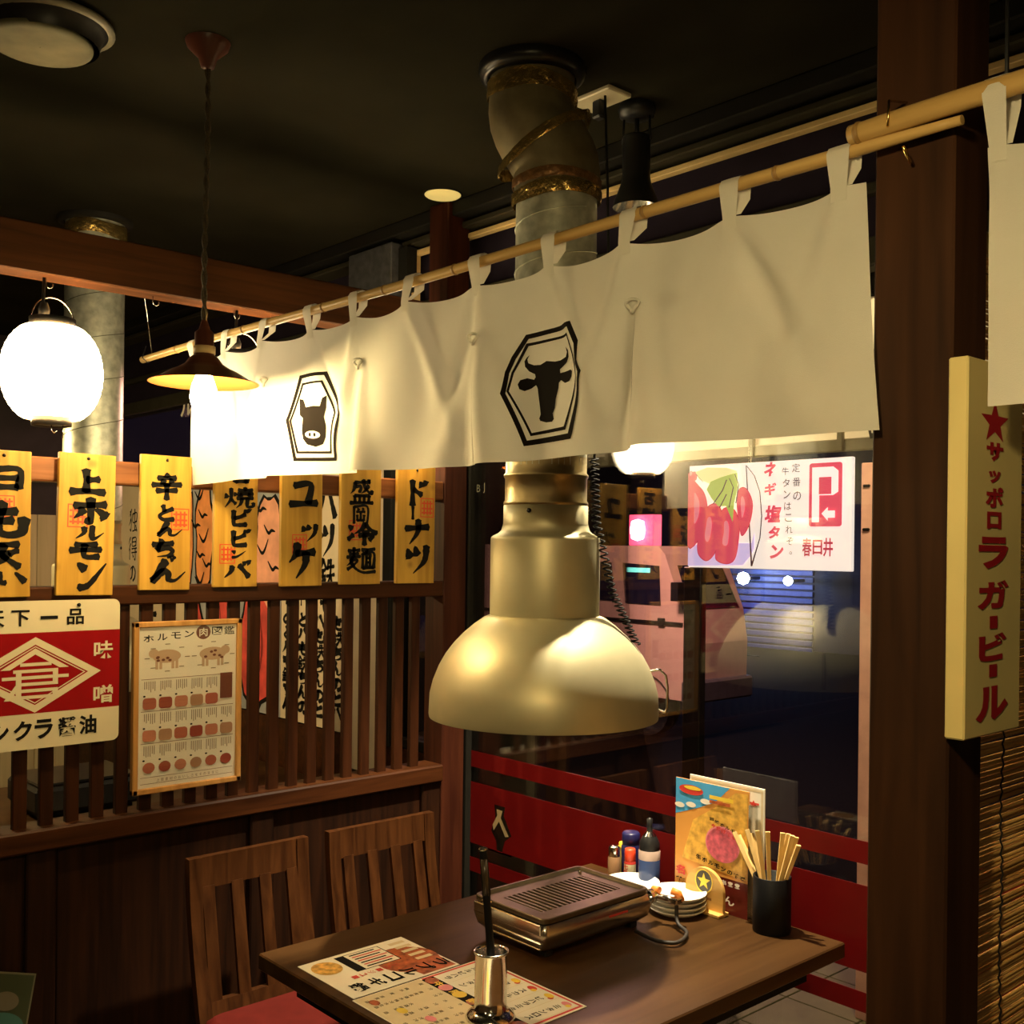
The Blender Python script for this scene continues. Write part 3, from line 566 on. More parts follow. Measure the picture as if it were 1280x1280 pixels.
pendant(-.9, -1.3, 'unseen pendant lamp added deep in the aisle as room fill', 2.02, 60)  # this and the next copy are unseen, added as weak room fill
pendant(1.6, -1.2, 'unseen pendant lamp added over the far booth as room fill', 2.02, 60)  # added fill, out of view
pendant(NX0 - .41, NY0 - .63, 'unseen pendant lamp added over the neighbouring booth to light the posters', 2.0, 650)  # strong copy outside the frame, added to brighten the window posters

# ------------------------------------------------------------------ noren cloth and bamboo poles
ZP = on(1, YN, 600, 325).z
LX = [on(1, YN, *p).x for p in [(236, 447), (280, 432), (329, 425), (384, 410), (441, 392), (509, 370), (588, 345), (679, 315), (778, 285), (907, 240), (1043, 190)]]
def bamboo(name, label, x0, x1, y, z0, z1, r, nodes):
    t = thing(name, label, 'pole', ((x0 + x1) / 2, y, (z0 + z1) / 2)); b = MB(); n = 60; pts = []; rs = []
    for i in range(n + 1):
        k = i / n; x = x0 + (x1 - x0) * k; pts.append((x, y, z0 + (z1 - z0) * k + .002 * math.sin(k * 9)))
        rs.append(r * (1 if x < -.78 or r > .012 else 1 - .38 * (x + .78) / .18))
    obj('culm', b.tube(pts, rs, 14), M_bamboo, t)
    for xn in nodes:
        k = (xn - x0) / (x1 - x0); z = z0 + (z1 - z0) * k + .002 * math.sin(k * 9)
        obj('node', MB().tube([(xn - .004, y, z), (xn - .001, y, z), (xn + .001, y, z), (xn + .004, y, z)], [r * 1.0, r * 1.13, r * 1.13, r * 1.0], 14), mat('bamboo node', (.30, .17, .05), .5), t)
    return t
xpl = on(1, YN, 173, 457).x
bamboo('bamboo_pole', 'thin bamboo pole carrying the long white cloth with animal emblems', xpl, -.60, YN, ZP, ZP, .0095, [-2.75, -2.38, -2.02, -1.79, -1.565, -1.1, -.86])
pa = on(1, YN - .004, 1052, 180); pb = on(1, YN - .004, 1330, 85)
bamboo('bamboo_pole', 'thicker bamboo pole crossing the dark pillar with the plain cloth', pa.x, .10, YN - .004, ZP + .0200, ZP + .0260, .0135, [pa.x + .012, -.44, -.1])
t = thing('pole_wire', 'thin wire hook holding the end of the bamboo pole', 'hook', (xpl + .03, YN, ZP))
hx = xpl + .035
obj('hook', MB().tube([(hx - .006, YN - .004, ZP + .035), (hx, YN - .016, ZP), (hx + .006, YN - .004, ZP - .013), (hx + .012, YN + .011, ZP - .002)], .0016, 7), M_blackm, t)
obj('wire', MB().tube([(hx + .028, YN, ZP + .006), (XB - .06, on(0, XB - .04, 178, 398).y, zb - .004)], .0009, 5), M_chrome, t)

def sag(x, LXs):
    for i in range(len(LXs) - 1):
        if LXs[i] <= x <= LXs[i + 1]:
            k = (x - LXs[i]) / (LXs[i + 1] - LXs[i]); return (4 * k * (1 - k)) ** 0.9
    return 0
SL = [LX[2], LX[4], LX[6], LX[8] + .012]
KN = .30   # how far down each slit starts
def noren_pt(x, t, LXs=LX, SLs=SL, zbot=1.752, y0=YN, amp=1.0):
    """point of the cloth: x along the pole, t from the top seam (0) to the hem (1)"""
    zt = ZP - .043 - .010 * sag(x, LXs)
    zh = zbot + .004 * math.sin(x * 5)
    y = 0.0
    for i, l in enumerate(LXs):                     # gathers hanging from each loop
        d = (x - l) / .035; y += -.006 * math.exp(-d * d) * (1 - t) ** 1.2
        d2 = (x - l - .02) / (.03 + .05 * t); y += .007 * math.exp(-d2 * d2) * math.sin(min(1, t * 1.6) * math.pi / 2) * (1 if i % 2 else -.4)
    for l in SLs:                                   # box pleat opening under each knot
        if t > KN - .05:
            k = (t - KN + .05) / (1 - KN + .05); wd = .018 + .060 * k; d = (x - l) / wd
            y += -.020 * k * math.exp(-(d - .55) ** 2 * 2.2) + .016 * k * math.exp(-(d + .5) ** 2 * 2.5)
        d = (x - l) / .07; y += .006 * math.exp(-d * d) * math.exp(-((t - KN) / .2) ** 2)
    y += .009 * math.sin(x * 9 + 1.3) * t + .004 * math.sin(x * 23 + t * 3)
    # diagonal drapes between loop and knot
    for i, l in enumerate(LXs):
        sl = (.16 if i % 2 else -.13); d = (x - l - sl * t) / (.016 + .022 * t); y += (-.009 if i % 3 else .008) * math.exp(-d * d) * math.sin(math.pi * min(1, .08 + t * 1.05)) ** .8
    return Vector((x, y0 + y * amp * 1.5, zt + (zh - zt) * t))
def noren(name, label, x0, x1, LXs, SLs, zbot, y0, group, amp=1.0, wstrap=.040, matc=None):
    t = thing(name, label, 'curtain', ((x0 + x1) / 2, y0, ZP)); edges = [x0] + [s_ for s_ in SLs if x0 < s_ < x1] + [x1]; b = MB(); NT = 40
    for i in range(len(edges) - 1):
        e0, e1 = edges[i], edges[i + 1]; nx = max(8, int((e1 - e0) / .006)); vs = []; fs = []
        for j in range(NT + 1):
            tt = j / NT; gap = .0035 * max(0, tt - KN) / (1 - KN)
            for k in range(nx + 1):
                q = k / nx; xx = e0 + (e1 - e0) * q; p = noren_pt(xx, tt, LXs, SLs, zbot, y0, amp)
                if k == 0 and i > 0: p.x += gap
                if k == nx and i < len(edges) - 2: p.x -= gap; p.y += .008 * max(0, tt - KN)
                if SLs and i == len(edges) - 2: p.x += .022 * tt * q ** 3
                vs.append(p)
        for j in range(NT):
            for k in range(nx): a_ = j * (nx + 1) + k; fs.append((a_, a_ + 1, a_ + nx + 2, a_ + nx + 1))
        b.add(vs, fs, True)
    obj('cloth', b, matc or M_noren, t)
    for l in LXs:                                   # hanging loops over the pole
        top = noren_pt(l, .0, LXs, SLs, zbot, y0, amp); base = noren_pt(l, .06, LXs, SLs, zbot, y0, amp); r = .0125; b = MB(); zpp = ZP + (.0215 if l > -.7 else 0)
        if l > -.7: r = .0165
        path = [(base.y - .0015, base.z, .012), (top.y - .002, top.z, .012), (y0 - r * 1.0, zpp - r * .4, .0165), (y0 - r * 1.02, zpp + r * .2, .0165), (y0 - r * .6, zpp + r * .85, .0165), (y0 + .0, zpp + r * 1.05, .0165), (y0 + r * .6, zpp + r * .85, .0165), (y0 + r, zpp, .0165), (y0 + r * .8, zpp - .02, .016), (top.y + .0025, top.z, .011)]
        dx = .006 * math.sin(l * 37); vs = []; fs = []; n = len(path); ws = wstrap / .040
        for i, (yy, zz, hw_) in enumerate(path):
            sh = dx + (.003 if i > 5 else 0) + .003 * max(0, i - 6) / 3
            vs += [Vector((l - hw_ * ws + sh, yy, zz)), Vector((l - hw_ * ws * .3 + sh, yy - .0008, zz)), Vector((l + hw_ * ws * .3 + sh, yy - .0008, zz)), Vector((l + hw_ * ws + sh, yy, zz))]
        for i in range(n - 1):
            for k in range(3): a_ = i * 4 + k; fs.append((a_, a_ + 1, a_ + 5, a_ + 4))
        b.add(vs, fs, True); obj('hanging_loop', b, matc or M_noren, t)
    for l in SLs:
        if not x0 < l < x1: continue
        p = noren_pt(l, KN, LXs, SLs, zbot, y0, amp); b = MB()
        b.tube([p + Vector((.010 * math.cos(a_) * (1 + .2 * math.sin(3 * a_)), -.006 + .004 * math.sin(2 * a_), .010 * math.sin(a_))) for a_ in [i * .45 for i in range(18)]], .003, 7); obj('knot', b, matc or M_noren, t)
    return t
nr = noren('noren_curtain', 'long white cloth curtain printed with pig and bull emblems', LX[0] - .0, -.726, LX, SL, 1.752, YN, None)
def emblem(parent, polys, name, lift):
    """2-D outline(s) in (x, z) on the cloth plane, cut fine and laid on the folds"""
    bm = bmesh.new(); es = []
    for po in polys:
        vv = [bm.verts.new((p[0], 0, p[1])) for p in po]; es += [bm.edges.new((vv[i], vv[(i + 1) % len(vv)])) for i in range(len(vv))]
    bmesh.ops.triangle_fill(bm, edges=es, use_beauty=True)
    xs = [v.co.x for v in bm.verts]; zs = [v.co.z for v in bm.verts]
    x = min(xs) + .008
    while x < max(xs): bmesh.ops.bisect_plane(bm, geom=bm.verts[:] + bm.edges[:] + bm.faces[:], plane_co=(x, 0, 0), plane_no=(1, 0, 0)); x += .008
    z = min(zs) + .012
    while z < max(zs): bmesh.ops.bisect_plane(bm, geom=bm.verts[:] + bm.edges[:] + bm.faces[:], plane_co=(0, 0, z), plane_no=(0, 0, 1)); z += .012
    b = MB(); bm.verts.index_update(); vs = []
    for v in bm.verts:
        top = noren_pt(v.co.x, 0).z; bot = noren_pt(v.co.x, 1).z; p = noren_pt(v.co.x, (v.co.z - top) / (bot - top)); vs.append(Vector((p.x, p.y - lift, p.z)))
    b.add(vs, [tuple(v.index for v in f.verts) for f in bm.faces], True); bm.free(); return obj(name, b, M_inkc if lift < .0014 else M_noren, parent)
def pxs(pts, ox, oy, k): return [(q.x, q.z) for q in (on(1, YN, ox + x * k, oy + y * k) for x, y in pts)]
k = 290 / 1280
cow = lambda p: pxs(p, 560, 370, k)
pig = lambda p: pxs(p, 330, 370, k)
emblem(nr, [cow([(385, 210), (662, 132), (718, 240), (728, 350), (770, 410), (637, 778), (370, 825), (262, 540), (280, 420), (312, 335)]), cow([(398, 232), (645, 164), (698, 260), (708, 365), (742, 415), (620, 748), (384, 793), (283, 538), (300, 425), (332, 345)])], 'emblem_border', .001)
emblem(nr, [cow([(385, 258), (640, 196), (688, 310), (712, 430), (606, 728), (402, 768), (286, 525), (310, 420)]), cow([(396, 272), (630, 212), (676, 315), (697, 432), (596, 710), (408, 750), (297, 524), (321, 424)])], 'emblem_border', .001)
emblem(nr, [cow([(400, 320), (388, 345), (392, 365), (420, 375), (455, 372), (490, 350), (540, 352), (570, 345), (605, 325), (615, 300), (607, 270), (628, 290), (630, 325), (612, 355), (585, 380), (568, 395), (570, 415), (600, 408), (640, 396), (655, 405), (648, 435), (630, 460), (600, 470), (575, 455), (562, 470), (560, 500), (545, 560), (540, 610), (528, 640), (535, 670), (525, 685), (490, 690), (455, 682), (448, 670), (456, 645), (452, 610), (445, 560), (438, 500), (430, 485), (405, 505), (370, 520), (345, 510), (337, 485), (350, 460), (385, 448), (420, 455), (428, 440), (425, 425), (395, 410), (375, 385), (373, 355), (385, 335)])], 'bull_emblem', .001)
emblem(nr, [pig([(158, 465), (300, 437), (383, 662), (342, 930), (143, 940), (90, 715)]), pig([(174, 482), (288, 459), (369, 665), (330, 912), (154, 920), (105, 715)])], 'emblem_border', .001)
emblem(nr, [pig([(175, 508), (285, 488), (350, 665), (323, 890), (154, 897), (107, 718)]), pig([(184, 519), (279, 500), (342, 665), (315, 878), (163, 884), (117, 718)])], 'emblem_border', .001)
emblem(nr, [pig([(160, 595), (185, 598), (200, 640), (240, 630), (272, 630), (285, 585), (305, 570), (303, 640), (290, 690), (300, 740), (295, 800), (280, 840), (245, 857), (205, 845), (185, 815), (178, 770), (182, 700), (165, 685), (162, 640)])], 'pig_emblem', .001)
emblem(nr, [pig(ell(233, 790, 36, 21, 18))], 'pig_snout', .0017)
o = emblem(nr, [pig(ell(222, 790, 6, 12, 10))], 'pig_nostril', .0024); o.data.materials[0] = M_inkc
o = emblem(nr, [pig(ell(244, 790, 6, 12, 10))], 'pig_nostril', .0024); o.data.materials[0] = M_inkc
RX0 = on(1, YN, 1226, 300).x
noren('noren_curtain', 'plain white cloth curtain in front of the beer sign', RX0, RX0 + .42, [RX0 + .018, RX0 + .20, RX0 + .38], [], on(1, YN, 1250, 490).z, YN, None, .5, .034)

# ------------------------------------------------------------------ right pillar, beer sign, blind
PY = YN + .028
pxl = on(1, PY, 1087, 600).x; pxr = on(1, PY, 1187, 600).x; pyf = on(0, pxr, 1229, 600).y
struct('trim_1', MB().bbox((pxl, PY, 0), (pxr, pyf, ZC), .003), M_pill)
t = thing('brass_hook', 'small brass cup hook screwed in the dark pillar', 'hook', (on(1, PY, 1130, 165).x, PY, ZP))
hx = on(1, PY, 1128, 165).x
obj('hook', MB().tube([(hx, PY, ZP - .026), (hx + .012, PY - .03, ZP - .030), (hx + .012, PY - .045, ZP - .018)], .002, 7), mat('brass', (.75, .5, .15), .2, 1.0), t)
obj('clip', MB().tube([(hx - .008, PY, ZP + .055), (hx - .008, YN - .016, ZP + .045), (hx - .008, YN - .019, ZP + .012)], .0018, 6), mat('brass', (.75, .5, .15), .2, 1.0), t)
SX = pxr + .026
ya = on(0, SX, 1208, 700).y; yb = on(0, SX, 1277, 700).y; zt = on(0, SX, 1207, 431).z; z0 = on(0, SX, 1207, 914).z
t = thing('beer_sign', 'tall ivory beer sign box with red star and lettering', 'sign', (SX - .012, (ya + yb) / 2, z0))
obj('box', MB().bbox((SX - .025, ya, z0), (SX, yb, zt), .002), mat('ivory plastic', (.66, .55, .24), .35, var=.04), t)
P = Print(t, (SX, (ya + yb) / 2, (zt + z0) / 2), (0, 1, 0), (0, 0, 1), (1, 0, 0), .0004, ('lettering',)); W_, H_ = yb - ya, zt - z0
st = [(.26 * W_ * (1 if i % 2 == 0 else .40) * math.sin(i * math.pi / 5) - .03 * W_, .338 * H_ + .18 * W_ * (1 if i % 2 == 0 else .40) * math.cos(i * math.pi / 5)) for i in range(10)]
M_bred = ink('beer sign red', (.34, .012, .018), .35)
P.poly('star', M_bred, st)
for ch, yy, ww, hh in (('サ', .260, .30, .050), ('ッ', .193, .22, .034), ('ポ', .138, .32, .056), ('ロ', .076, .26, .046), ('ラ', -.011, .54, .086), ('ガ', -.124, .56, .078), ('ビ', -.264, .50, .074), ('ル', -.415, .58, .092)): P.glyph('lettering', M_bred, ch, -.03 * W_, yy * H_, ww * W_, hh * H_, .05)
for yy in (-.198, -.328): P.rect('lettering', M_bred, -.09 * W_, (yy - .017) * H_, .05 * W_, (yy + .017) * H_)
P.done()
# bamboo blind along the booth's right side
XBL = pxr - .03
t = thing('bamboo_blind', 'woven reed blind hanging behind the dark pillar', 'blind', (XBL, 1.8, .1))
b = MB(); z = .1; rnd = random.Random(5)
while z < 2.0:
    r = rnd.uniform(.0022, .0038); dz = rnd.uniform(-.006, .006); xo = XBL + rnd.uniform(-.0015, .0015)
    b.tube([(xo, pyf + .01, z), (xo + rnd.uniform(-.001, .001), (pyf + 2.16) / 2, z + dz * .5 + rnd.uniform(-.001, .001)), (xo, 2.16, z + dz)], r, 5, False); z += r * 2.02
o = obj('reeds', b, wood('reed', (.55, .29, .085), (.85, .54, .19), 1, .6, 9, .1), t); o['kind'] = 'stuff'
for yy in (pyf + .035, pyf + .12, pyf + .30, pyf + .55):
    obj('binding_cord', MB().tube([(XBL + .0045 + .001 * (i % 2), yy + .003 * math.sin(i * .3) + (.0022 if i % 2 else -.0022), .1 + i * .0095) for i in range(200)], .0014, 5), M_black, t)
obj('top_batten', MB().bbox((XBL - .008, pyf + .01, 2.0), (XBL + .008, 2.16, 2.03)), M_bamboo, t)
t2 = thing('blind_rope', 'dark rope carrying the reed blind from the ceiling', 'rope', (XBL, 1.75, 2.03)); obj('strand', MB().tube([(XBL, 1.5, 2.028), (XBL, 1.5, ZC)], .003, 6).tube([(XBL, 2.0, 2.028), (XBL, 2.0, ZC)], .003, 6), M_black, t2)

# ------------------------------------------------------------------ exhaust hood, duct, cord
def hood(HX, HY, dz, label, duct, grp='exhaust hoods over the tables'):
    c = (HX, HY, dz); t = thing('exhaust_hood', label, 'hood', (HX, HY, dz + 1.219), grp)
    dome = [(.2575, 1.219), (.2585, 1.226), (.2565, 1.271), (.250, 1.298), (.237, 1.331), (.222, 1.358), (.204, 1.382), (.184, 1.403), (.160, 1.424), (.136, 1.441), (.118, 1.448)]
    obj('dome', MB().lathe(dome + [(.116, 1.446), (.134, 1.4385), (.158, 1.421), (.202, 1.379), (.235, 1.328), (.254, 1.270), (.2555, 1.221), (.2575, 1.219)], c=c, n=96), M_hood, t)
    obj('housing', MB().lathe([(.117, 1.432), (.1225, 1.430), (.1235, 1.434), (.1235, 1.616), (.122, 1.621), (.118, 1.624), (.106, 1.630), (.100, 1.636), (.0965, 1.648), (.0965, 1.650)], c=c, n=80), M_hood, t)
    obj('collar', MB().lathe([(.0955, 1.640), (.0955, 1.692), (.092, 1.693)], c=c, n=64), M_hood, t)
    obj('upper_collar', MB().lathe([(.0925, 1.688), (.0955, 1.695), (.0955, 1.699), (.0925, 1.704), (.0925, 1.752), (.0955, 1.757), (.0955, 1.761), (.0915, 1.766), (.0915, 1.80)], c=c, n=64), mat('bronze steel', (.40, .33, .19), .32, .85), t)
    for a_ in (-1.15, .9):
        v = Vector((math.cos(a_), math.sin(a_), 0)); obj('screw', MB().lathe([(.005, -.002), (.005, .003), (.001, .004)], n=10, M=Matrix.Rotation(a_, 4, 'Z') @ Matrix.Rotation(math.pi / 2, 4, 'Y'), c=(HX + v.x * .0955, HY + v.y * .0955, dz + 1.679)), M_blackm, t)
    H = Vector((RT.x, RT.y, 0)); B = Vector((HX, HY, dz))
    obj('handle', MB().tube([B + H * .240 + Vector((0, 0, 1.322)), B + H * .262 + Vector((0, 0, 1.326)), B + H * .276 + Vector((0, 0, 1.312)), B + H * .280 + Vector((0, 0, 1.285)), B + H * .279 + Vector((0, 0, 1.240)), B + H * .274 + Vector((0, 0, 1.229)), B + H * .258 + Vector((0, 0, 1.235))], .003, 8), M_chrome, t)
    return t
HX, HY = on(1, 1.68, 683, 800).x, 1.68
hood(HX, HY, 0, 'champagne metal exhaust dome hanging above the table grill', None)
R3 = Vector((RT.x, RT.y, 0))
H0 = Vector((HX, HY, 0)); H1 = H0 + R3 * .016; H2 = H0 - R3 * .042
t = thing('exhaust_duct', 'kinked exhaust duct with gold tape rising to the ceiling', 'duct', (HX, HY, 1.80))
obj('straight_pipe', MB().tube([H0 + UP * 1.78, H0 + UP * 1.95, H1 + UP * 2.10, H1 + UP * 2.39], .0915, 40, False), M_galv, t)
b = MB(); seam = [(H1 + UP * (2.15 + .10 * i / 30)) + Vector((.0925 * math.cos(i * .21), .0925 * math.sin(i * .21), 0)) for i in range(61)]
obj('spiral_seam', b.tube(seam, .0015, 5), M_galv, t)
pth = [H1 + UP * 2.375, H1 + UP * 2.42] + [H1.lerp(H2, (1 - math.cos(math.pi * i / 8)) / 2) + UP * (2.44 + .14 * i / 8) for i in range(9)] + [H2 + UP * 2.64, H2 + UP * ZC]
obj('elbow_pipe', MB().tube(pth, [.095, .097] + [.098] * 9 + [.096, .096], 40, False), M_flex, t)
def tape(zc_, C, hgt, tilt, name='tape_ring', r=.0975):
    b = MB(); vs = []; fs = []; n = 60; rn = random.Random(int(zc_ * 1000))
    for j in range(5):
        for i in range(n):
            a_ = 2 * math.pi * i / n; rr = r + rn.uniform(0, .0035) + (.0015 if 0 < j < 4 else 0); p = Vector((math.cos(a_) * rr, math.sin(a_) * rr, 0)); vs.append(C + p + UP * (zc_ + (j / 4 - .5) * hgt * (1 + .25 * math.sin(a_ * 3 + j)) + tilt * p.dot(R3) / r))
    for j in range(4):
        for i in range(n): fs.append((j * n + i, j * n + (i + 1) % n, (j + 1) * n + (i + 1) % n, (j + 1) * n + i))
    b.add(vs, fs, True); return b
obj('tape_ring', tape(2.385, H1, .032, .006), M_tape, t); obj('tape_ring', tape(2.415, H1, .022, .0), mat('brown tape', (.20, .10, .035), .35, .5, var=.4, scale=60, bump=.6), t)
obj('tape_ring', tape(2.618, H2, .040, -.006, r=.099), M_tape, t)
obj('seam_tape', tape(2.505, H1.lerp(H2, .5), .026, .062, r=.1005), M_tape, t)
obj('flange', MB().lathe([(.099, ZC - .03), (.101, ZC - .034), (.118, ZC - .022), (.121, ZC - .012), (.121, ZC)], c=(H2.x, H2.y, 0), n=56), M_blackm, t)
# black coiled cord beside the hood
b = MB(); pts = []; q0 = H0 + R3 * .106 + UP * 1.80; q1 = H0 + R3 * .112 + UP * 1.66; q2 = H0 + R3 * .150 + UP * 1.50; q3 = H0 + R3 * .205 + UP * 1.385
for i in range(620):
    k_ = i / 619; a_ = (q0, q1, q2, q3); s_ = k_ * 3; j = min(2, int(s_)); c0 = a_[j].lerp(a_[j + 1], s_ - j); pts.append(c0 + R3 * (.009 * math.sin(i * .36)) + FW * (.009 * math.cos(i * .36)) - FW * .03)
t = thing('coiled_cord', 'black coiled cord hanging beside the exhaust dome', 'cord', q3); obj('coil', b.tube(pts, .0019, 5), mat('matt black rubber', (.005, .005, .005), .8, spec=.1), t)
obj('lead', MB().tube([q0 - FW * .03, q0 + UP * .1 + R3 * .01, H1 + R3 * .12 + UP * 2.2, H1 + R3 * .115 + UP * 2.42, H2 + R3 * .165 + UP * 2.62], .003, 6), M_black, t)
# socket box on the ceiling with plug
c = on(2, ZC, 737, 118)
t = thing('ceiling_socket', 'cream power socket on the ceiling with black plug', 'socket', (c.x, c.y, ZC))
obj('plate', MB().bbox((c.x - .065, c.y - .04, ZC - .012), (c.x + .065, c.y + .04, ZC), .003), M_cream, t)
obj('plug', MB().bbox((c.x - .014, c.y - .016, ZC - .055), (c.x + .014, c.y + .010, ZC - .012), .004), M_black, t)
# spotlight
c = on(2, ZC, 783, 128); sx, sy = c.x, c.y
t = thing('ceiling_spotlight', 'black cylindrical spotlight hanging from the ceiling over the plates', 'spotlight', (sx, sy, ZC))
obj('base', MB().lathe([(.043, ZC), (.046, ZC - .012), (.042, ZC - .028), (.02, ZC - .034), (.001, ZC - .034)], c=(sx, sy, 0), n=28), M_black, t)
obj('yoke', MB().tube([(sx - .03, sy - .012, ZC - .03), (sx - .034, sy - .012, ZC - .09)], .003, 6).tube([(sx + .03, sy + .012, ZC - .03), (sx + .034, sy + .012, ZC - .09)], .003, 6).tube([(sx, sy, ZC - .03), (sx, sy, ZC - .08)], .006, 8), M_blackm, t)
obj('barrel', MB().lathe([(.001, ZC - .075), (.032, ZC - .077), (.034, ZC - .083), (.034, ZC - .175), (.038, ZC - .195), (.052, ZC - .232), (.056, ZC - .250)], c=(sx, sy, 0), n=32), M_black, t)
obj('reflector', MB().lathe([(.0555, ZC - .2502), (.050, ZC - .232), (.034, ZC - .20), (.02, ZC - .19), (.001, ZC - .19)], c=(sx, sy, 0), n=32), mat('spot reflector', (.8, .78, .7), .2, 1.0), t)
obj('lamp', MB().lathe([(.001, ZC - .222), (.022, ZC - .215), (.026, ZC - .20), (.001, ZC - .195)], c=(sx, sy, 0), n=20), emission('spot lamp', (1.0, .85, .55), 12), t)
light('spot_beam', 'SPOT', (sx, sy, ZC - .226), 200, (1.0, .84, .56), .025, (0, 0, 0), spot_size=math.radians(78), spot_blend=.5)

# neighbour booth: duct and hood, table, grill, menus
c = on(2, ZC, 110, 288); NX, NY = c.x, c.y
hood(NX, NY, -.10, 'champagne metal exhaust dome in the booth behind the slats', None)
t = thing('galvanized_duct', 'straight galvanized spiral duct behind the glowing lantern', 'duct', (NX, NY, 1.67))
obj('pipe', MB().lathe([(.095, 1.67), (.095, ZC)], c=(NX, NY, 0), n=48), M_galv, t)
b = MB().tube([(NX + .0955 * math.cos(i * .15), NY + .0955 * math.sin(i * .15), 1.7 + i * .15 / 6.283 * .145) for i in range(275)], .0013, 5); obj('spiral_seam', b, mat('dark seam', (.12, .12, .08), .5, .5), t)
obj('tape_ring', tape(ZC - .045, Vector((NX, NY, 0)), .045, 0, r=.0975), M_tape, t)
obj('flange', MB().lathe([(.098, ZC - .018), (.118, ZC - .014), (.12, ZC)], c=(NX, NY, 0), n=40), M_dark, t)
def table(x0, x1, y0, y1, label):
    t = thing('dining_table', label, 'table', ((x0 + x1) / 2, (y0 + y1) / 2, 0))
    obj('table_top', MB().bbox((x0, y0, .685), (x1, y1, .72), .003), M_table, t)
    obj('apron', MB().box((x0 + .06, y0 + .06, .63), (x1 - .06, y1 - .06, .685)), M_dark, t)
    for yy in (y0 + .22, y1 - .22):
        obj('pedestal', MB().tube([((x0 + x1) / 2, yy, .63), ((x0 + x1) / 2, yy, .03)], .035, 16), M_blackm, t)
        obj('foot', MB().bbox((x0 + .12, yy - .04, 0), (x1 - .12, yy + .04, .03)), M_blackm, t)
    return t
TX0, TX1, TY0, TY1 = -2.071, -1.283, 1.147, 2.178
table(TX0, TX1, TY0, TY1, 'dark brown dining table under the exhaust dome')
table(NX - .42, NX + .42, NY - .45, 2.17, 'dark dining table in the booth behind the slats')
t = thing('table_grill', 'black grill on the table behind the slats', 'grill', (NX, NY - .05, .72))
obj('body', MB().bbox((NX - .14, NY - .22, .735), (NX + .15, NY + .12, .82), .012), M_black, t); obj('plate', MB().bbox((NX - .13, NY - .21, .82), (NX + .14, NY + .11, .832), .004), M_blackm, t); obj('foot', MB().box((NX - .12, NY - .2, .72), (NX + .12, NY + .1, .735)), M_black, t)
for (x0, y0, w_, d_, lab) in ((NX + .19, NY - .42, .18, .26, 'white menu sheet on the neighbouring table near the aisle'), (NX + .18, NY - .12, .20, .28, 'white menu sheet beside the black neighbouring grill')):
    t = thing('menu_sheet', lab, 'menu', (x0, y0, .72)); obj('sheet', MB().box((x0, y0, .7205), (x0 + w_, y0 + d_, .722)), M_white, t)
    P = Print(t, (x0, y0, .722), (1, 0, 0), (0, 1, 0), (0, 0, 1))
    for i in range(12): P.rect('print_block', [M_ink, M_redc, ink('menu yellow', (.75, .5, .08))][i % 3], .01 + (i % 3) * w_ / 3.2, .01 + (i // 3) * d_ / 4.2, .01 + (i % 3) * w_ / 3.2 + .035, .01 + (i // 3) * d_ / 4.2 + .025)
    P.done()
# posters standing on the window ledge of the neighbouring booth
YPo = YW - .035
def poster(x0, x1, z0, z1, label, bg):
    t = thing('wall_poster', label, 'poster', ((x0 + x1) / 2, YPo, z0)); obj('sheet', MB().box((x0, YPo, z0), (x1, YPo + .008, z1)), bg, t)
    return t, Print(t, (x0, YPo, z0), (1, 0, 0), (0, 0, 1), (0, -1, 0), .0006)
pX = lambda px: on(1, YPo, px, 700).x
xa, xb_, xc, xd = pX(120), pX(236), pX(352), pX(480)
zpt = on(1, YPo, 300, 596).z; zpb = .912
paper = ink('poster paper', (.66, .54, .38)); pgrey = mat('poster grey wash', (.33, .34, .36), .6, var=.35, scale=4); pink = mat('painted pale meat', (.78, .36, .24), .6, var=.25, scale=9); redm = mat('painted red meat', (.62, .07, .06), .6, var=.35, scale=12); orn = mat('painted orange meat', (.80, .30, .10), .6, var=.25, scale=10)
t, P = poster(xa, xb_ - .01, zpb, zpt, 'hand-lettered poster seen left of the meat painting', paper); W_, H_ = xb_ - .01 - xa, zpt - zpb
for ch, fx, fy, s_ in (('独', .44, .80, .11), ('得', .44, .66, .11), ('の', .44, .54, .09), ('ワ', .44, .43, .09), ('ハ', .64, .78, .22), ('ツ', .64, .52, .24), ('モ', .64, .26, .22)): P.brush('lettering', M_ink, ch, fx * W_, fy * H_, s_, s_ * 1.1, .13)
P.done()
srd0 = ink('dark meat line', (.22, .02, .02))
t, P = poster(xb_, xc, zpb, zpt, 'grey poster painted with sliced pink and red meat', pgrey); W_, H_ = xc - xb_, zpt - zpb
def lump(cx, cy, rx, ry, m_, n=26, seed=0):
    rn = random.Random(seed); po = [(cx + rx * (1 + .16 * math.sin(5 * a_ + seed) + rn.uniform(-.05, .05)) * math.cos(a_), cy + ry * (1 + .08 * math.sin(7 * a_)) * math.sin(a_)) for a_ in [2 * math.pi * i / n for i in range(n)]]
    P.poly('outline', M_ink, [(cx + (x - cx) * 1.06 + .008 * (1 if x > cx else -1), cy + (y - cy) * 1.03 + .008 * (1 if y > cy else -1)) for x, y in po]); P.poly('painted_meat', m_, po)
lump(.19 * W_, .72 * H_, .10 * W_, .24 * H_, orn, seed=1); lump(.50 * W_, .74 * H_, .10 * W_, .22 * H_, pink, seed=2); lump(.88 * W_, .66 * H_, .13 * W_, .22 * H_, pink, seed=3); lump(.02 * W_, .72 * H_, .03 * W_, .2 * H_, orn, seed=9)
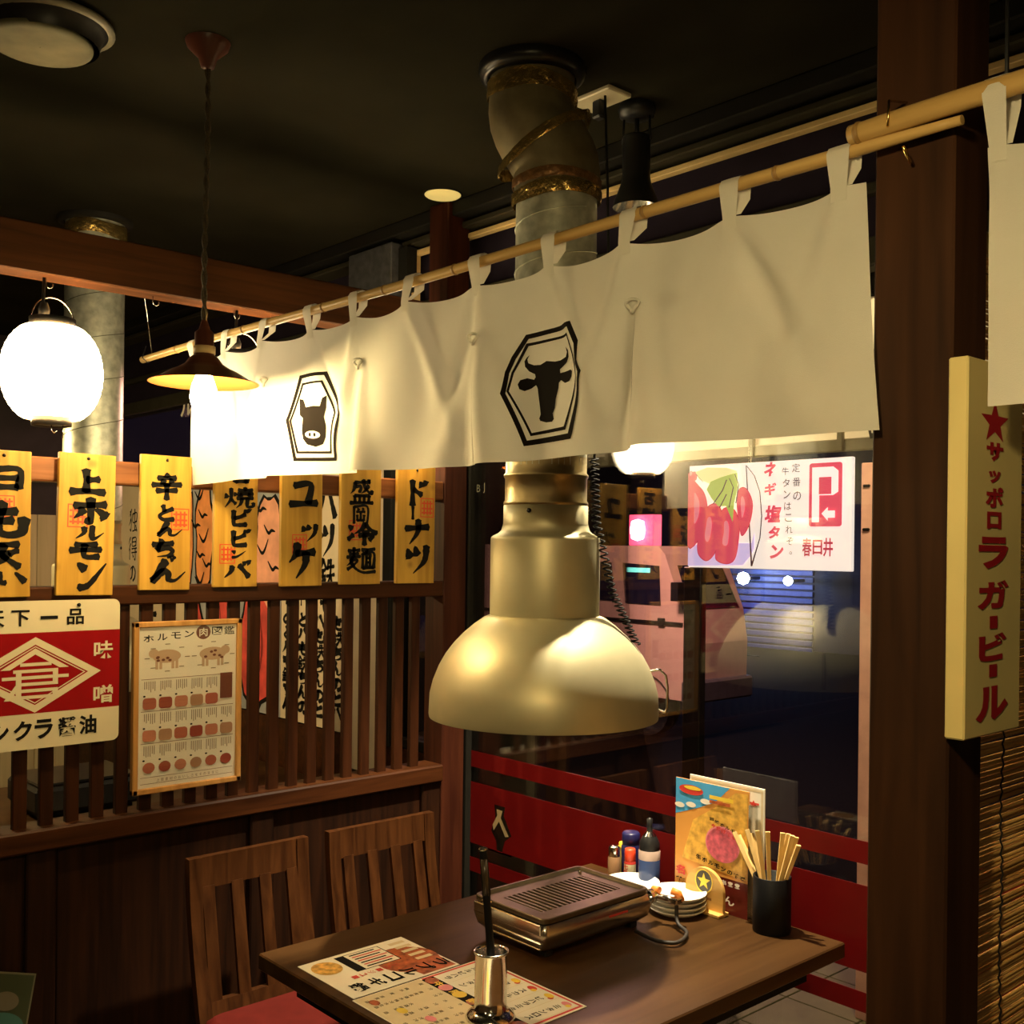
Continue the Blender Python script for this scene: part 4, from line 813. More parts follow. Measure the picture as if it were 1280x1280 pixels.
lump(.42 * W_, .26 * H_, .16 * W_, .22 * H_, redm, seed=4); lump(.76 * W_, .25 * H_, .18 * W_, .23 * H_, redm, seed=5); lump(.10 * W_, .24 * H_, .10 * W_, .18 * H_, redm, seed=6)
for k_, (fx, fy) in enumerate([(.13, .90), (.20, .84), (.12, .78), (.19, .72), (.13, .66), (.2, .60), (.13, .54), (.82, .84), (.92, .76), (.84, .68), (.92, .60), (.82, .53)]):
    fx += .03 * math.sin(k_ * 5.3); fy += .012 * math.cos(k_ * 3.7); P.k += 1; P.stroke('fold_line', M_ink, [((fx - .055) * W_, (fy + .012) * H_), ((fx - .01) * W_, (fy - .022) * H_), ((fx + .02) * W_, (fy - .012) * H_), ((fx + .055) * W_, (fy + .035 * math.cos(k_ * 2.1)) * H_)], .015)
for fx in (.38, .46, .70, .80): P.k += 1; P.stroke('fold_line', srd0, [(fx * W_, .42 * H_), ((fx + .03) * W_, .26 * H_), ((fx - .02) * W_, .10 * H_)], .012)
P.done()
t, P = poster(xc + .006, xd, zpb, zpt, 'hand-lettered ハツ poster seen between the plaques and slats', paper); W_, H_ = xd - xc, zpt - zpb
for ch, fx, fy, s_ in (('ハ', .46, .86, .13), ('ツ', .46, .71, .12), ('鉄', .47, .58, .11), ('も', .46, .48, .09)): P.brush('lettering', M_ink, ch, fx * W_, fy * H_, s_, s_ * 1.15, .22)
for k_, fx in enumerate((.08, .24, .40, .58)):
    for j in range(7): P.brush('small_lettering', M_ink, 'のとハも鉄ちん'[(j + k_) % 7], fx * W_, (.40 - .056 * j) * H_, .09, .056 * H_, .24)
for fx in (.10, .26): P.brush('lettering', M_ink, '独', fx * W_, .62 * H_, .1, .1, .14); P.brush('lettering', M_ink, '得', fx * W_, .5 * H_, .1, .1, .14)
P.done()
struct('trim_2', MB().bbox((pX(481), YPo - .01, .905), (pX(481) + .05, YW - .02, 2.2), .003), M_dark)
t = thing('notice_strip', 'narrow pale notice standing at the end of the lettered poster', 'notice', (pX(478), YPo - .02, .9)); x0 = pX(441)
obj('strip', MB().box((x0, YPo - .02, .80), (pX(477), YPo - .014, 1.42)), paper, t)

# ------------------------------------------------------------------ chairs
def chair(yc, label, seat_label, X0=-2.47, wd=.40):
    t = thing('dining_chair', label, 'chair', (X0 + .2, yc, 0), 'slat-back chairs by the partition'); hw = wd / 2
    def bx(z): k_ = max(0, (z - .43) / .40); return X0 - .01 + .075 * (1 - k_) ** 1.6  # the back leans away from the table
    for s_ in (-1, 1):
        b = MB(); zs = [.0, .2, .43] + [.43 + .398 * i / 8 for i in range(1, 9)]
        vs = []; fs = []
        for z in zs:
            x = bx(max(z, .43)) - (.05 * (1 - z / .43) if z < .43 else 0); y = yc + s_ * (hw - .016)
            vs += [(x - .011, y - .017, z), (x + .013, y - .017, z), (x + .013, y + .017, z), (x - .011, y + .017, z)]
        for i in range(len(zs) - 1):
            for k_ in range(4): fs.append((i * 4 + k_, i * 4 + (k_ + 1) % 4, i * 4 + 4 + (k_ + 1) % 4, i * 4 + 4 + k_))
        fs += [(3, 2, 1, 0), tuple(len(vs) - 4 + i for i in range(4))]
        obj('rear_leg', b.add(vs, fs), M_chair, t)
        obj('front_leg', MB().bbox((X0 + .385, yc + s_ * (hw - .03) - .018, 0), (X0 + .42, yc + s_ * (hw - .03) + .018, .415), .003), M_chair, t)
        obj('side_rail', MB().bbox((X0 + .06, yc + s_ * (hw - .03) - .01, .365), (X0 + .40, yc + s_ * (hw - .03) + .01, .415), .002), M_chair, t)
    def plank(name, y0, y1, za, zb_, th=.016, n=8):
        vs = []; fs = []
        for i in range(n + 1):
            z = za + (zb_ - za) * i / n; x = bx(z) + (.010 * math.sin(math.pi * (z - .45) / .38) if name == 'back_slat' else 0)
            vs += [(x - th / 2, y0, z), (x + th / 2, y0, z), (x + th / 2, y1, z), (x - th / 2, y1, z)]
        for i in range(n):
            for k_ in range(4): fs.append((i * 4 + k_, i * 4 + (k_ + 1) % 4, i * 4 + 4 + (k_ + 1) % 4, i * 4 + 4 + k_))
        fs += [(3, 2, 1, 0), tuple(len(vs) - 4 + i for i in range(4))]; return obj(name, MB().add(vs, fs), M_chair, t)
    plank('top_rail', yc - hw + .033, yc + hw - .033, .752, .828, .02)
    plank('lower_rail', yc - hw + .033, yc + hw - .033, .445, .49, .018, 2)
    for i in range(4): y = yc + (i - 1.5) * .078; plank('back_slat', y - .016, y + .016, .49, .757, .011)
    b = MB(); po = rrect(X0 + .035, yc - hw + .005, X0 + .43, yc + hw - .005, .05); 
    for kz, sc_ in ((.415, .97), (.422, 1.0), (.440, 1.0), (.455, .96), (.461, .86)): b.v += [Vector((X0 + .23 + (p[0] - X0 - .23) * sc_, yc + (p[1] - yc) * sc_, kz)) for p in po]
    n = len(po)
    for j in range(4):
        for i in range(n): b.f.append((j * n + i, j * n + (i + 1) % n, (j + 1) * n + (i + 1) % n, (j + 1) * n + i)); b.sm.append(True)
    b.f.append(tuple(4 * n + i for i in range(n))); b.sm.append(False); b.f.append(tuple(range(n))[::-1]); b.sm.append(False)
    obj('seat', b, M_seat, t, label=seat_label); return t
XCB = -2.46
c1a, c1b = on(0, XCB, 240, 1087), on(0, XCB, 388, 1050); c2a, c2b = on(0, XCB, 415, 1045), on(0, XCB, 545, 1020)
chair((c1a.y + c1b.y) / 2 + .012, 'slat-back wooden chair with red seat at the table corner', 'red vinyl seat pad', XCB, c1b.y - c1a.y)
chair((c2a.y + c2b.y) / 2 + .012, 'slat-back wooden chair pulled up beside the grill, near the window', 'red vinyl seat pad', XCB, c2b.y - c2a.y)
for i, yy in enumerate((1.38, 1.86)):   # the chairs opposite, mostly behind the pillar
    pass

# ------------------------------------------------------------------ table grill
GX0, GX1, GY0, GY1 = -1.868, -1.626, 1.572, 1.925
t = thing('table_grill', 'chrome gas table grill with slotted black plate and dark hose tracing a shadow', 'grill', ((GX0 + GX1) / 2, (GY0 + GY1) / 2, .72))
vs = []; lev = [(.732, .022), (.748, .006), (.775, 0), (.796, .006), (.800, .010)]
b = MB()
for z, ins in lev:
    b.v += [Vector((x, y, z)) for x, y in rrect(GX0 + ins * 1.2, GY0 + ins, GX1 - ins * 1.2, GY1 - ins, .014, 3)]
n = len(b.v) // len(lev)
for j in range(len(lev) - 1):
    for i in range(n): b.f.append((j * n + i, j * n + (i + 1) % n, (j + 1) * n + (i + 1) % n, (j + 1) * n + i)); b.sm.append(True)
b.f.append(tuple((len(lev) - 1) * n + i for i in range(n))); b.sm.append(False); b.f.append(tuple(range(n))[::-1]); b.sm.append(False)
obj('body', b, M_steel, t)
obj('end_trim', MB().bbox((GX0 + .012, GY0 - .003, .776), (GX1 - .012, GY0 + .004, .799), .002).bbox((GX0 + .06, GY0 - .004, .745), (GX1 - .012, GY0 + .002, .750), .001), M_chrome, t)
for sx in (GX0 + .03, GX1 - .05):
    for sy in (GY0 + .03, GY1 - .05): obj('foot', MB().bbox((sx, sy, .72), (sx + .022, sy + .022, .738), .002), M_black, t)
# rim, sunken plate with slots between bars
zt = .812; r0, r1 = .012, .030
M_gplate = mat('seasoned iron', (.105, .078, .046), .42, .7, var=.2, scale=30)
rim = MB(); o0 = rrect(GX0 + .004, GY0 + .002, GX1 - .004, GY1 - .010, .018, 4); o1 = rrect(GX0 + .012, GY0 + .010, GX1 - .012, GY1 - .018, .014, 4); o2 = rrect(GX0 + .018, GY0 + .016, GX1 - .018, GY1 - .024, .012, 4)
L_ = [(o0, .801), (o0, zt - .002), (rrect(GX0 + .006, GY0 + .004, GX1 - .006, GY1 - .012, .017, 4), zt), (o1, zt), (o2, zt - .006)]
for po, z in L_: rim.v += [Vector((x, y, z)) for x, y in po]
n = len(o0)
for j in range(len(L_) - 1):
    for i in range(n): rim.f.append((j * n + i, j * n + (i + 1) % n, (j + 1) * n + (i + 1) % n, (j + 1) * n + i)); rim.sm.append(False)
obj('rim', rim, M_gplate, t)
px0, px1, py0, py1 = GX0 + .018, GX1 - .018, GY0 + .016, GY1 - .024
sx0, sx1, sy0, sy1 = px0 + .040, px1 - .040, py0 + .030, py1 - .030
pb_ = MB().box((px0, py0, zt - .010), (sx0, py1, zt - .006)).box((sx1, py0, zt - .010), (px1, py1, zt - .006)).box((sx0, py0, zt - .010), (sx1, sy0, zt - .006)).box((sx0, sy1, zt - .010), (sx1, py1, zt - .006))
gp = obj('grill_plate', pb_, M_gplate, t)
obj('drip_tray', MB().box((px0, py0, zt - .0118), (px1, py1, zt - .0112)), M_black, t)
nb = 17; bar = mesh('grill_bar', MB().bbox((sx0 - (sx0 + sx1) / 2, -.0036, -.010), (sx1 - (sx0 + sx1) / 2, .0036, -.0056), .0008), M_gplate)
for i in range(nb): inst('grill_bar', bar, t, ((sx0 + sx1) / 2, sy0 + (i + .5) * (sy1 - sy0) / nb, zt))
obj('rivet', MB().lathe([(.004, -.006), (.004, -.002), (.001, 0)], n=10, c=(GX0 + .040, GY1 - .042, zt)), M_chrome, t)
obj('brand_strip', MB().box((GX1 - .0006, GY0 + .20, .775), (GX1 + .0006, GY0 + .26, .779)), M_redc, t)
# gas tap on the right end
gx, gy, gz = GX1 - .018, GY1, .785
kb = obj('gas_tap', MB().lathe([(.016, -.004), (.017, .012), (.012, .014), (.010, .024), (.001, .024)], n=20, M=Matrix.Rotation(-math.pi / 2, 4, 'X'), c=(gx, gy, gz)).tube([(gx + .006, gy + .02, gz), (gx + .03, gy + .035, gz - .004), (gx + .048, gy + .038, gz - .004)], .007, 10).bbox((gx + .040, gy + .026, gz - .012), (gx + .062, gy + .05, gz + .004), .003), M_chrome, t)
M_or = mat('orange rubber', (.75, .22, .03), .45)
obj('tap_lever', MB().tube([(gx - .012, gy + .028, gz + .010), (gx + .008, gy + .030, gz + .012)], .008, 10), M_or, t)
obj('hose_grip', MB().tube([(gx + .034, gy + .042, gz + .014), (gx + .050, gy + .048, gz + .010), (gx + .056, gy + .05, gz - .006)], .009, 10), M_or, t)
obj('shadow_hose', MB().tube(catmull([Vector((gx + .05, gy + .04, gz - .01)), on(2, .738, 858, 1148), on(2, .7295, 870, 1161), on(2, .7295, 858, 1173), on(2, .7295, 832, 1171), on(2, .7295, 806, 1160)]), .0045, 10), mat('dark hose', (.022, .017, .014), .6), t)  # very dark hose laid along the arc of a shadow on the table

# ------------------------------------------------------------------ tongs cup
c = on(2, .72, 627, 1274); kx, ky = c.x, c.y
t = thing('tongs_cup', 'tall chrome cup with flared foot standing on the menus', 'cup', (kx, ky, .7215))
obj('cup_wall', MB().lathe([(.046, .7215), (.047, .7245), (.044, .731), (.036, .737), (.0305, .741), (.0300, .760), (.0300, .842), (.0320, .8445), (.0325, .8465), (.0312, .848), (.0292, .846), (.0285, .842), (.0285, .745), (.001, .744)], c=(kx, ky, 0), n=44), M_chrome, t)
obj('lip', MB().lathe([(.0318, .8435), (.0332, .8455), (.0318, .8485), (.0300, .847)], c=(kx, ky, 0), n=44), M_chrome, t)
tb = Vector((kx + .008, ky + .004, .746)); tt = Vector((kx - .020, ky - .006, 1.035)) ; d_ = (tt - tb)
t2 = thing('tongs', 'steel tongs with dark handle leaning in the chrome cup', 'tongs', tb)
for s_ in (-1, 1):
    b = MB(); vs = []; fs = []; side = RT.copy(); nn = FW * 1.0
    for i in range(13):
        k_ = i / 12; p = tb + d_ * k_ + nn * (s_ * (.011 * (1 - k_) + .002)); hw_ = .0075 - .001 * k_ + (.001 if k_ > .7 else 0); vs += [p - side * hw_, p - side * hw_ * .3 + nn * (s_ * .003), p + side * hw_ * .3 + nn * (s_ * .003), p + side * hw_]
    for i in range(12):
        for q in range(3): fs.append((i * 4 + q, i * 4 + q + 1, i * 4 + q + 5, i * 4 + q + 4))
    obj('arm', b.add(vs, fs, True), M_steel if s_ > 0 else M_blackm, t2)
obj('joint', MB().tube([tb + d_ * .66 - RT * .009, tb + d_ * .66 + RT * .009], .0035, 10).tube([tb + d_ * .985, tb + d_ * 1.0], .008, 12), M_chrome, t2)
obj('grip', MB().tube([tb + d_ * .70, tb + d_ * .82, tb + d_ * .93], [.0085, .0078, .0070], 12), mat('smoked grip', (.05, .035, .022), .25), t2)

# ------------------------------------------------------------------ menus lying on the table
rj = random.Random(11)
ired, iyel, iblue, ipink, iora, itan = ink('menu red', (.62, .05, .04)), ink('menu yellow ink', (.85, .62, .06)), ink('menu blue', (.06, .25, .60)), ink('menu pink', (.75, .25, .30)), mat('menu grilled meat', (.42, .10, .03), .4, var=.5, scale=60), ink('menu tan page', (.70, .60, .40))
x0, x1, y0, y1 = -1.951, -1.742, 1.172, 1.437
t = thing('menu_sheet', 'laminated white menu with grilled meat photo at the table edge', 'menu', ((x0 + x1) / 2, (y0 + y1) / 2, .72))
obj('sheet', MB().bbox((x0, y0, .7201), (x1, y1, .7212), .0003), M_white, t)
# page is read from the near edge: U runs along +x... lettering faces the window side
P = Print(t, (x0, y0, .7212), (1, 0, 0), (0, 1, 0), (0, 0, 1), .00012); w_, d_ = x1 - x0, y1 - y0
P.poly('meat_picture', iora, [(.03 * w_ + x, .40 * d_ + y) for x, y in ell(.52 * w_, .35 * d_, .34 * w_, .26 * d_, 22)])
P.poly('meat_picture', iora, [(.45 * w_, .98 * d_), (.97 * w_, .98 * d_), (.97 * w_, .66 * d_), (.6 * w_, .62 * d_)])
P.rect('price_box', M_ink, .06 * w_, .30 * d_, .50 * w_, .72 * d_); P.rect('price_panel', M_white, .07 * w_, .385 * d_, .49 * w_, .71 * d_)
for i in range(7): P.rect('price_line', ired if i % 2 else M_ink, (.10 + .055 * i) * w_, .42 * d_, (.125 + .055 * i) * w_, (.66 + .04 * (i % 2)) * d_)
P.poly('dish_picture', mat('menu noodles', (.62, .36, .08), .5, var=.5, scale=70), ell(.24 * w_, .15 * d_, .17 * w_, .12 * d_, 18))
for i, ch in enumerate('うプルコギ鍋'): P.glyph('headline', M_ink, ch, (.82 - .0 * i) * w_, (.92 - .155 * i) * d_, .20 * w_, .12 * d_, .03)
for i, ch in enumerate('ジュージュー'): P.glyph('subline', ired, ch, .60 * w_, (.60 - .075 * i) * d_, .07 * w_, .055 * d_, .01)
for i in range(5): P.rect('faint_print', itan, (.1 + .12 * i) * w_, .80 * d_, (.16 + .12 * i) * w_, .95 * d_)
P.done()
x0, x1, y0, y1 = -1.737, -1.425, 1.165, 1.492
t = thing('menu_sheet', 'laminated red-bordered menu under the chrome tongs cup', 'menu', ((x0 + x1) / 2, (y0 + y1) / 2, .72))
obj('sheet', MB().bbox((x0, y0, .7201), (x1, y1, .7213), .0003), M_white, t)
P = Print(t, (x0, y0, .7213), (1, 0, 0), (0, 1, 0), (0, 0, 1), .00004, ('dish_picture', 'tan_picture')); w_, d_ = x1 - x0, y1 - y0
P.ring('border', ired, rectp(.01 * w_, .50 * d_, .985 * w_, .985 * d_), rectp(.03 * w_, .50 * d_, .965 * w_, .968 * d_))
P.rect('tan_page', itan, .006 * w_, .006 * d_, .992 * w_, .49 * d_)
P.poly('banner', M_ink, [(.03 * w_, .49 * d_), (.97 * w_, .49 * d_), (.97 * w_, .58 * d_), (.03 * w_, .58 * d_)])
for i in range(7): P.poly('dish_picture', [iora, ipink, iyel][i % 3], ell((.08 + .14 * i) * w_, .535 * d_, .05 * w_, .045 * d_, 12))
for i, ch in enumerate('牛豚鶏盛合'): P.glyph('banner_lettering', iyel, ch, (.15 + .17 * i) * w_, .535 * d_, .075 * w_, .06 * d_, .03)
for i in range(6):
    for j in range(5): P.glyph('item_lettering', M_ink, 'カルビハラミタンロス'[(i * 3 + j) % 10], (.11 + .155 * i) * w_, (.86 - .055 * j) * d_, .052 * w_, .042 * d_, .02)
    P.poly('item_picture', [ipink, iblue, iyel, ired, iyel, ipink][i], ell((.12 + .155 * i) * w_, .93 * d_, .04 * w_, .025 * d_, 10)); P.poly('item_picture', iyel if i % 2 else ired, ell((.15 + .155 * i) * w_, .915 * d_, .022 * w_, .018 * d_, 8))
    P.rect('item_rule', itan, (.18 + .155 * i) * w_, .62 * d_, (.183 + .155 * i) * w_, .96 * d_)
for i in range(9):
    for j in range(12):
        if rj.random() < .7: P.glyph('small_print', M_ink, rj.choice('酒水茶冷麦生梅'), (.08 + .10 * i) * w_, (.45 - .036 * j) * d_, .034 * w_, .026 * d_, .0)
for i in range(5): P.poly('tan_picture', [iora, iyel, ipink][i % 3], ell((.12 + .2 * i) * w_, (.08 + .06 * (i % 3)) * d_, .045 * w_, .03 * d_, 10))
P.done()

# ------------------------------------------------------------------ plates
pp = [(.001, .0035), (.038, .0035), (.052, .0060), (.066, .0150), (.0690, .0165), (.0700, .0160), (.0680, .0130), (.053, .0025), (.040, .0), (.001, .0)]
pm = mesh('plate', MB().lathe(pp, n=48), M_plate)
c = on(2, .745, 857, 1122)
rank = ('lowest plate of the white stack', 'second lowest plate of the white stack', 'second highest plate of the white stack', 'topmost plate of the white stack')
for i in range(4): tag(inst('side_plate', pm, None, (c.x + .001 * (i % 2), c.y, .7202 + i * .0115)), rank[i] + ' before the menu stand', 'plate', 'white side plates in the stack')
c = on(2, .74, 796, 1108)
for i in range(3): tag(inst('side_plate', pm, None, (c.x, c.y + .012, .7202 + i * .0115)), ('lowest', 'middle', 'topmost')[i] + ' white plate of the stack behind the grill', 'plate', 'white side plates behind the grill')

# ------------------------------------------------------------------ condiments behind the grill
def at(px, Y): return on(1, Y, px, 1080).x
def shaker(x, y, r, h, body, cap, caph, name, label, cat='shaker', band=None):
    t = thing(name, label, cat, (x, y, .72)); z1 = .7202 + h - caph
    obj('body', MB().lathe([(.001, .7202), (r * .95, .7202), (r, .724), (r, z1 - .006), (r * .86, z1)], c=(x, y, 0), n=28), body, t)
    obj('cap', MB().lathe([(r * .9, z1 - .001), (r * .93, z1), (r * .93, z1 + caph * .85), (r * .8, z1 + caph), (.001, z1 + caph)], c=(x, y, 0), n=28), cap, t)
    if band: obj('label_band', MB().lathe([(r * 1.01, z1 - h * .42), (r * 1.01, z1 - h * .10)], c=(x, y, 0), n=28), band, t)
    return t
Z = lambda px, py, Y: on(1, Y, px, py).z - .72
Yc = 2.125
shaker(at(777, Yc), Yc, .0165, Z(777, 1054, Yc), mat('pepper brown', (.34, .20, .11), .3), M_chrome, .026, 'pepper_shaker', 'glass pepper shaker with chrome cap behind the grill')
shaker(at(788, 2.155), 2.155, .0125, Z(788, 1049, 2.155), mat('sauce amber', (.30, .22, .06), .25), mat('yellow cap', (.75, .50, .04), .4), .018, 'spice_bottle', 'small spice bottle with yellow cap behind the chrome shaker', 'bottle')
t = shaker(at(797, Yc), Yc, .0155, Z(797, 1057, Yc), mat('chilli red glass', (.45, .04, .03), .25), mat('red cap', (.70, .06, .02), .35), .030, 'chilli_bottle', 'small chilli bottle with red cap and printed label', 'bottle', mat('chilli label', (.70, .62, .40), .5))
b = MB(); put_glyph(b, '七', at(797, Yc), .72 + Z(797, 1057, Yc) * .50, .014, .014, (0, Yc - .0164, 0), (1, 0, 0), (0, 0, 1), .03); put_glyph(b, '味', at(797, Yc), .72 + Z(797, 1057, Yc) * .34, .014, .014, (0, Yc - .0164, 0), (1, 0, 0), (0, 0, 1), .03); obj('label_lettering', b, M_redc, t)
shaker(at(800, 2.172), 2.165, .026, Z(800, 1036, 2.17), mat('navy jar', (.012, .014, .07), .3), mat('navy lid', (.015, .015, .085), .35), .03, 'lidded_jar', 'dark navy lidded jar behind the red-capped bottle', 'jar')
x = at(821, Yc); y = Yc; h = Z(821, 1018, Yc); r = .0285 * .98
t = thing('squeeze_bottle', 'squeeze bottle of dark sauce with black nozzle', 'bottle', (x, y, .72)); zc1 = .72 + h * .56
obj('body', MB().lathe([(.001, .7202), (r * .96, .7202), (r, .725), (r, zc1 - .004), (r * .9, zc1)], c=(x, y, 0), n=32), mat('blue tinted plastic', (.035, .060, .16), .2, var=.05), t)
obj('clear_band', MB().lathe([(r * 1.004, zc1 - .024), (r * 1.004, zc1 - .003), (r * .92, zc1)], c=(x, y, 0), n=32), mat('milky plastic', (.45, .34, .30), .3), t)
obj('cap', MB().lathe([(r * .93, zc1), (r * .95, zc1 + .004), (r * .93, zc1 + .018), (r * .6, zc1 + .036), (r * .28, zc1 + .046), (r * .24, zc1 + .060), (r * .28, .72 + h - .003), (.002, .72 + h)], c=(x, y, 0), n=32), M_black, t)
obj('collar', MB().lathe([(r * .62, zc1 + .0355), (r * .30, zc1 + .0462)], c=(x, y, 0), n=32), M_chrome, t)

# ------------------------------------------------------------------ upright menus, wooden stand
YM = 2.128
m1a, m1b = on(1, YM, 852, 966), on(1, YM, 944, 985); zb1 = .7202
x0, x1, z1 = m1a.x, m1b.x, m1a.z
t = thing('upright_menu', 'glossy colour menu standing in the wooden holder', 'menu', ((x0 + x1) / 2, YM, zb1))
obj('sheet', MB().box((x0, YM, zb1), (x1, YM + .0025, z1)), ink('menu orange ground', (.72, .34, .08), .25), t)
P = Print(t, (x0, YM, zb1), (1, 0, 0), (0, 0, 1), (0, -1, 0), .00025); w_, h_ = x1 - x0, z1 - zb1
P.poly('sky', ink('menu sky', (.08, .38, .75), .25), [(.0, .70 * h_), (.30 * w_, .78 * h_), (.55 * w_, .86 * h_), (.75 * w_, h_), (0, h_)])
P.poly('meat_picture', mat('menu fried meat', (.80, .42, .08), .3, var=.45, scale=45), [(.10 * w_, .35 * h_), (.98 * w_, .30 * h_), (.98 * w_, .98 * h_), (.82 * w_, .97 * h_), (.55 * w_, .82 * h_), (.25 * w_, .68 * h_)])
P.rect('dark_foot', ink('menu dark red', (.12, .015, .01), .3), .48 * w_, 0, w_, .28 * h_)
for x_, y_ in ((.06, .80), (.22, .82), (.42, .87)): P.poly('cloud', M_white, ell(x_ * w_, (y_ - .02) * h_, .07 * w_, .022 * h_, 14))
P.poly('badge', ired, ell(.22 * w_, .92 * h_, .17 * w_, .040 * h_)); P.poly('badge_centre', iyel, ell(.24 * w_, .937 * h_, .12 * w_, .016 * h_))
P.poly('plate_ring', ipink, ell(.66 * w_, .54 * h_, .23 * w_, .145 * h_, 28)); P.poly('meat_disc', mat('raw meat print', (.62, .12, .18), .35, var=.4, scale=70), ell(.66 * w_, .535 * h_, .215 * w_, .135 * h_, 28))
P.rect('ribbon', iyel, .48 * w_, .885 * h_, .80 * w_, .915 * h_); P.rect('ribbon', iora, .48 * w_, .85 * h_, .76 * w_, .875 * h_)
for i, ch in enumerate('生ホルモンの特選'): P.glyph('headline', M_ink, ch, (.34 + .085 * i) * w_, (.395 - .012 * i) * h_, .072 * w_, .036 * h_, .04)
for i, ch in enumerate('旨味ホルモン'): P.glyph('subline', M_ink, ch, (.52 + .07 * i) * w_, (.725 - .014 * i) * h_, .06 * w_, .028 * h_, .03)
for i, ch in enumerate('今だけ特価'): P.glyph('price', ired, ch, (.54 + .07 * i) * w_, (.675 - .014 * i) * h_, .06 * w_, .032 * h_, .05)
P.glyph('name', ired, '名', .09 * w_, .25 * h_, .14 * w_, .075 * h_, .05); P.glyph('name', M_ink, '物', .09 * w_, .16 * h_, .13 * w_, .06 * h_, .05)
for i, ch in enumerate('の串!!'): P.glyph('foot_lettering', M_white, ch, (.60 + .09 * i) * w_, .245 * h_, .07 * w_, .04 * h_, .03)
P.glyph('foot_lettering', M_white, 'と', .60 * w_, .15 * h_, .14 * w_, .07 * h_, .02); P.glyph('foot_lettering', M_white, 'ん', .76 * w_, .11 * h_, .15 * w_, .07 * h_, .02)
P.done()
a, c = on(1, YM + .018, 870, 962), on(1, YM + .018, 964, 983)
t = thing('upright_menu', 'white menu card standing behind the glossy colour menu', 'menu', ((a.x + c.x) / 2, YM + .018, zb1))
obj('sheet', MB().box((a.x, YM + .016, zb1), (c.x, YM + .019, a.z)), M_white, t)
P = Print(t, (a.x, YM + .016, zb1), (1, 0, 0), (0, 0, 1), (0, -1, 0), .0003); w_, h_ = c.x - a.x, a.z - zb1
P.ring('border', itan, rectp(.02 * w_, .02 * h_, .98 * w_, .985 * h_), rectp(.045 * w_, .03 * h_, .955 * w_, .97 * h_)); P.glyph('red_mark', ired, '★', .86 * w_, .88 * h_, .12 * w_, .045 * h_, .02); P.rect('red_mark', ired, .80 * w_, .87 * h_, .93 * w_, .885 * h_)
P.done()
t = thing('acrylic_sleeve', 'clear acrylic sleeve edge beside the colour menu', 'sleeve', (x1 + .01, YM, zb1)); obj('sleeve', MB().box((x1 + .001, YM - .004, zb1), (x1 + .016, YM + .012, z1 - .03)), glass('clear acrylic', (.93, .92, .86), 2.0, .02), t)
# wooden half-round stand with star badge
YS = YM - .030; c = on(1, YS, 890, 1100); rS = on(1, YS, 914, 1110).x - c.x; zS = .728
t = thing('menu_holder', 'half-round wooden menu holder with gold star badge', 'stand', (c.x, YS, .72))
zc_ = on(1, YS, 890, 1108).z
obj('face_board', MB().prism([(-rS, zS)] + [(-rS * math.cos(math.pi * i / 24), zc_ + rS * math.sin(math.pi * i / 24)) for i in range(25)] + [(rS, zS)], (c.x, YS, 0), (1, 0, 0), (0, 0, 1), (0, 1, 0), .010), M_stand, t)
obj('base', MB().bbox((c.x - rS - .002, YS - .018, .7202), (c.x + rS + .002, YS + .022, .7285), .0015), M_stand, t)
obj('back_board', MB().box((c.x - rS, YS + .055, .7285), (c.x + rS, YS + .062, .80)), M_stand, t)
P = Print(t, (c.x, YS, 0), (1, 0, 0), (0, 0, 1), (0, -1, 0), .0005); zb_ = on(1, YS, 888, 1095).z
P.poly('badge', mat('dark badge', (.05, .045, .035), .4), ell(0, zb_, rS * .46, rS * .50)); P.ring('badge_ring', iyel, ell(0, zb_, rS * .47, rS * .51), ell(0, zb_, rS * .42, rS * .46))
P.poly('star', iyel, [(rS * .36 * (1 if i % 2 == 0 else .42) * math.sin(i * math.pi / 5), zb_ + rS * .36 * (1 if i % 2 == 0 else .42) * math.cos(i * math.pi / 5)) for i in range(10)])
P.rect('mark', mat('brown brand', (.25, .11, .03), .5), -.01, zb_ - .042, .024, zb_ - .036); P.done()

# ------------------------------------------------------------------ chopsticks
c = on(2, .72, 972, 1157); kx, ky = c.x, c.y + .012; r = .0425; zt = .72 + .128
t = thing('chopstick_holder', 'plain black cylinder holding chopsticks by the window', 'holder', (kx, ky, .72))
obj('cylinder', MB().lathe([(.001, .7202), (r, .7202), (r + .001, .723), (r + .001, zt - .001), (r, zt), (r - .003, zt - .001), (r - .003, .728), (.001, .727)], c=(kx, ky, 0), n=44), mat('deep black lacquer', (.004, .004, .005), .5, spec=.2), t)
tips = [(926, 1033), (931, 1037), (942, 1030), (948, 1034), (955, 1031), (968, 1032), (987, 1033), (994, 1034), (999, 1036), (1004, 1038), (1007, 1048), (936, 1036)]
side = ('leaning far left', 'leaning left', 'nearly upright', 'leaning right', 'leaning far right')
def ordn(i): return ('first', 'second', 'third', 'fourth', 'fifth', 'sixth', 'seventh', 'eighth', 'ninth', 'tenth', 'eleventh', 'twelfth')[i]
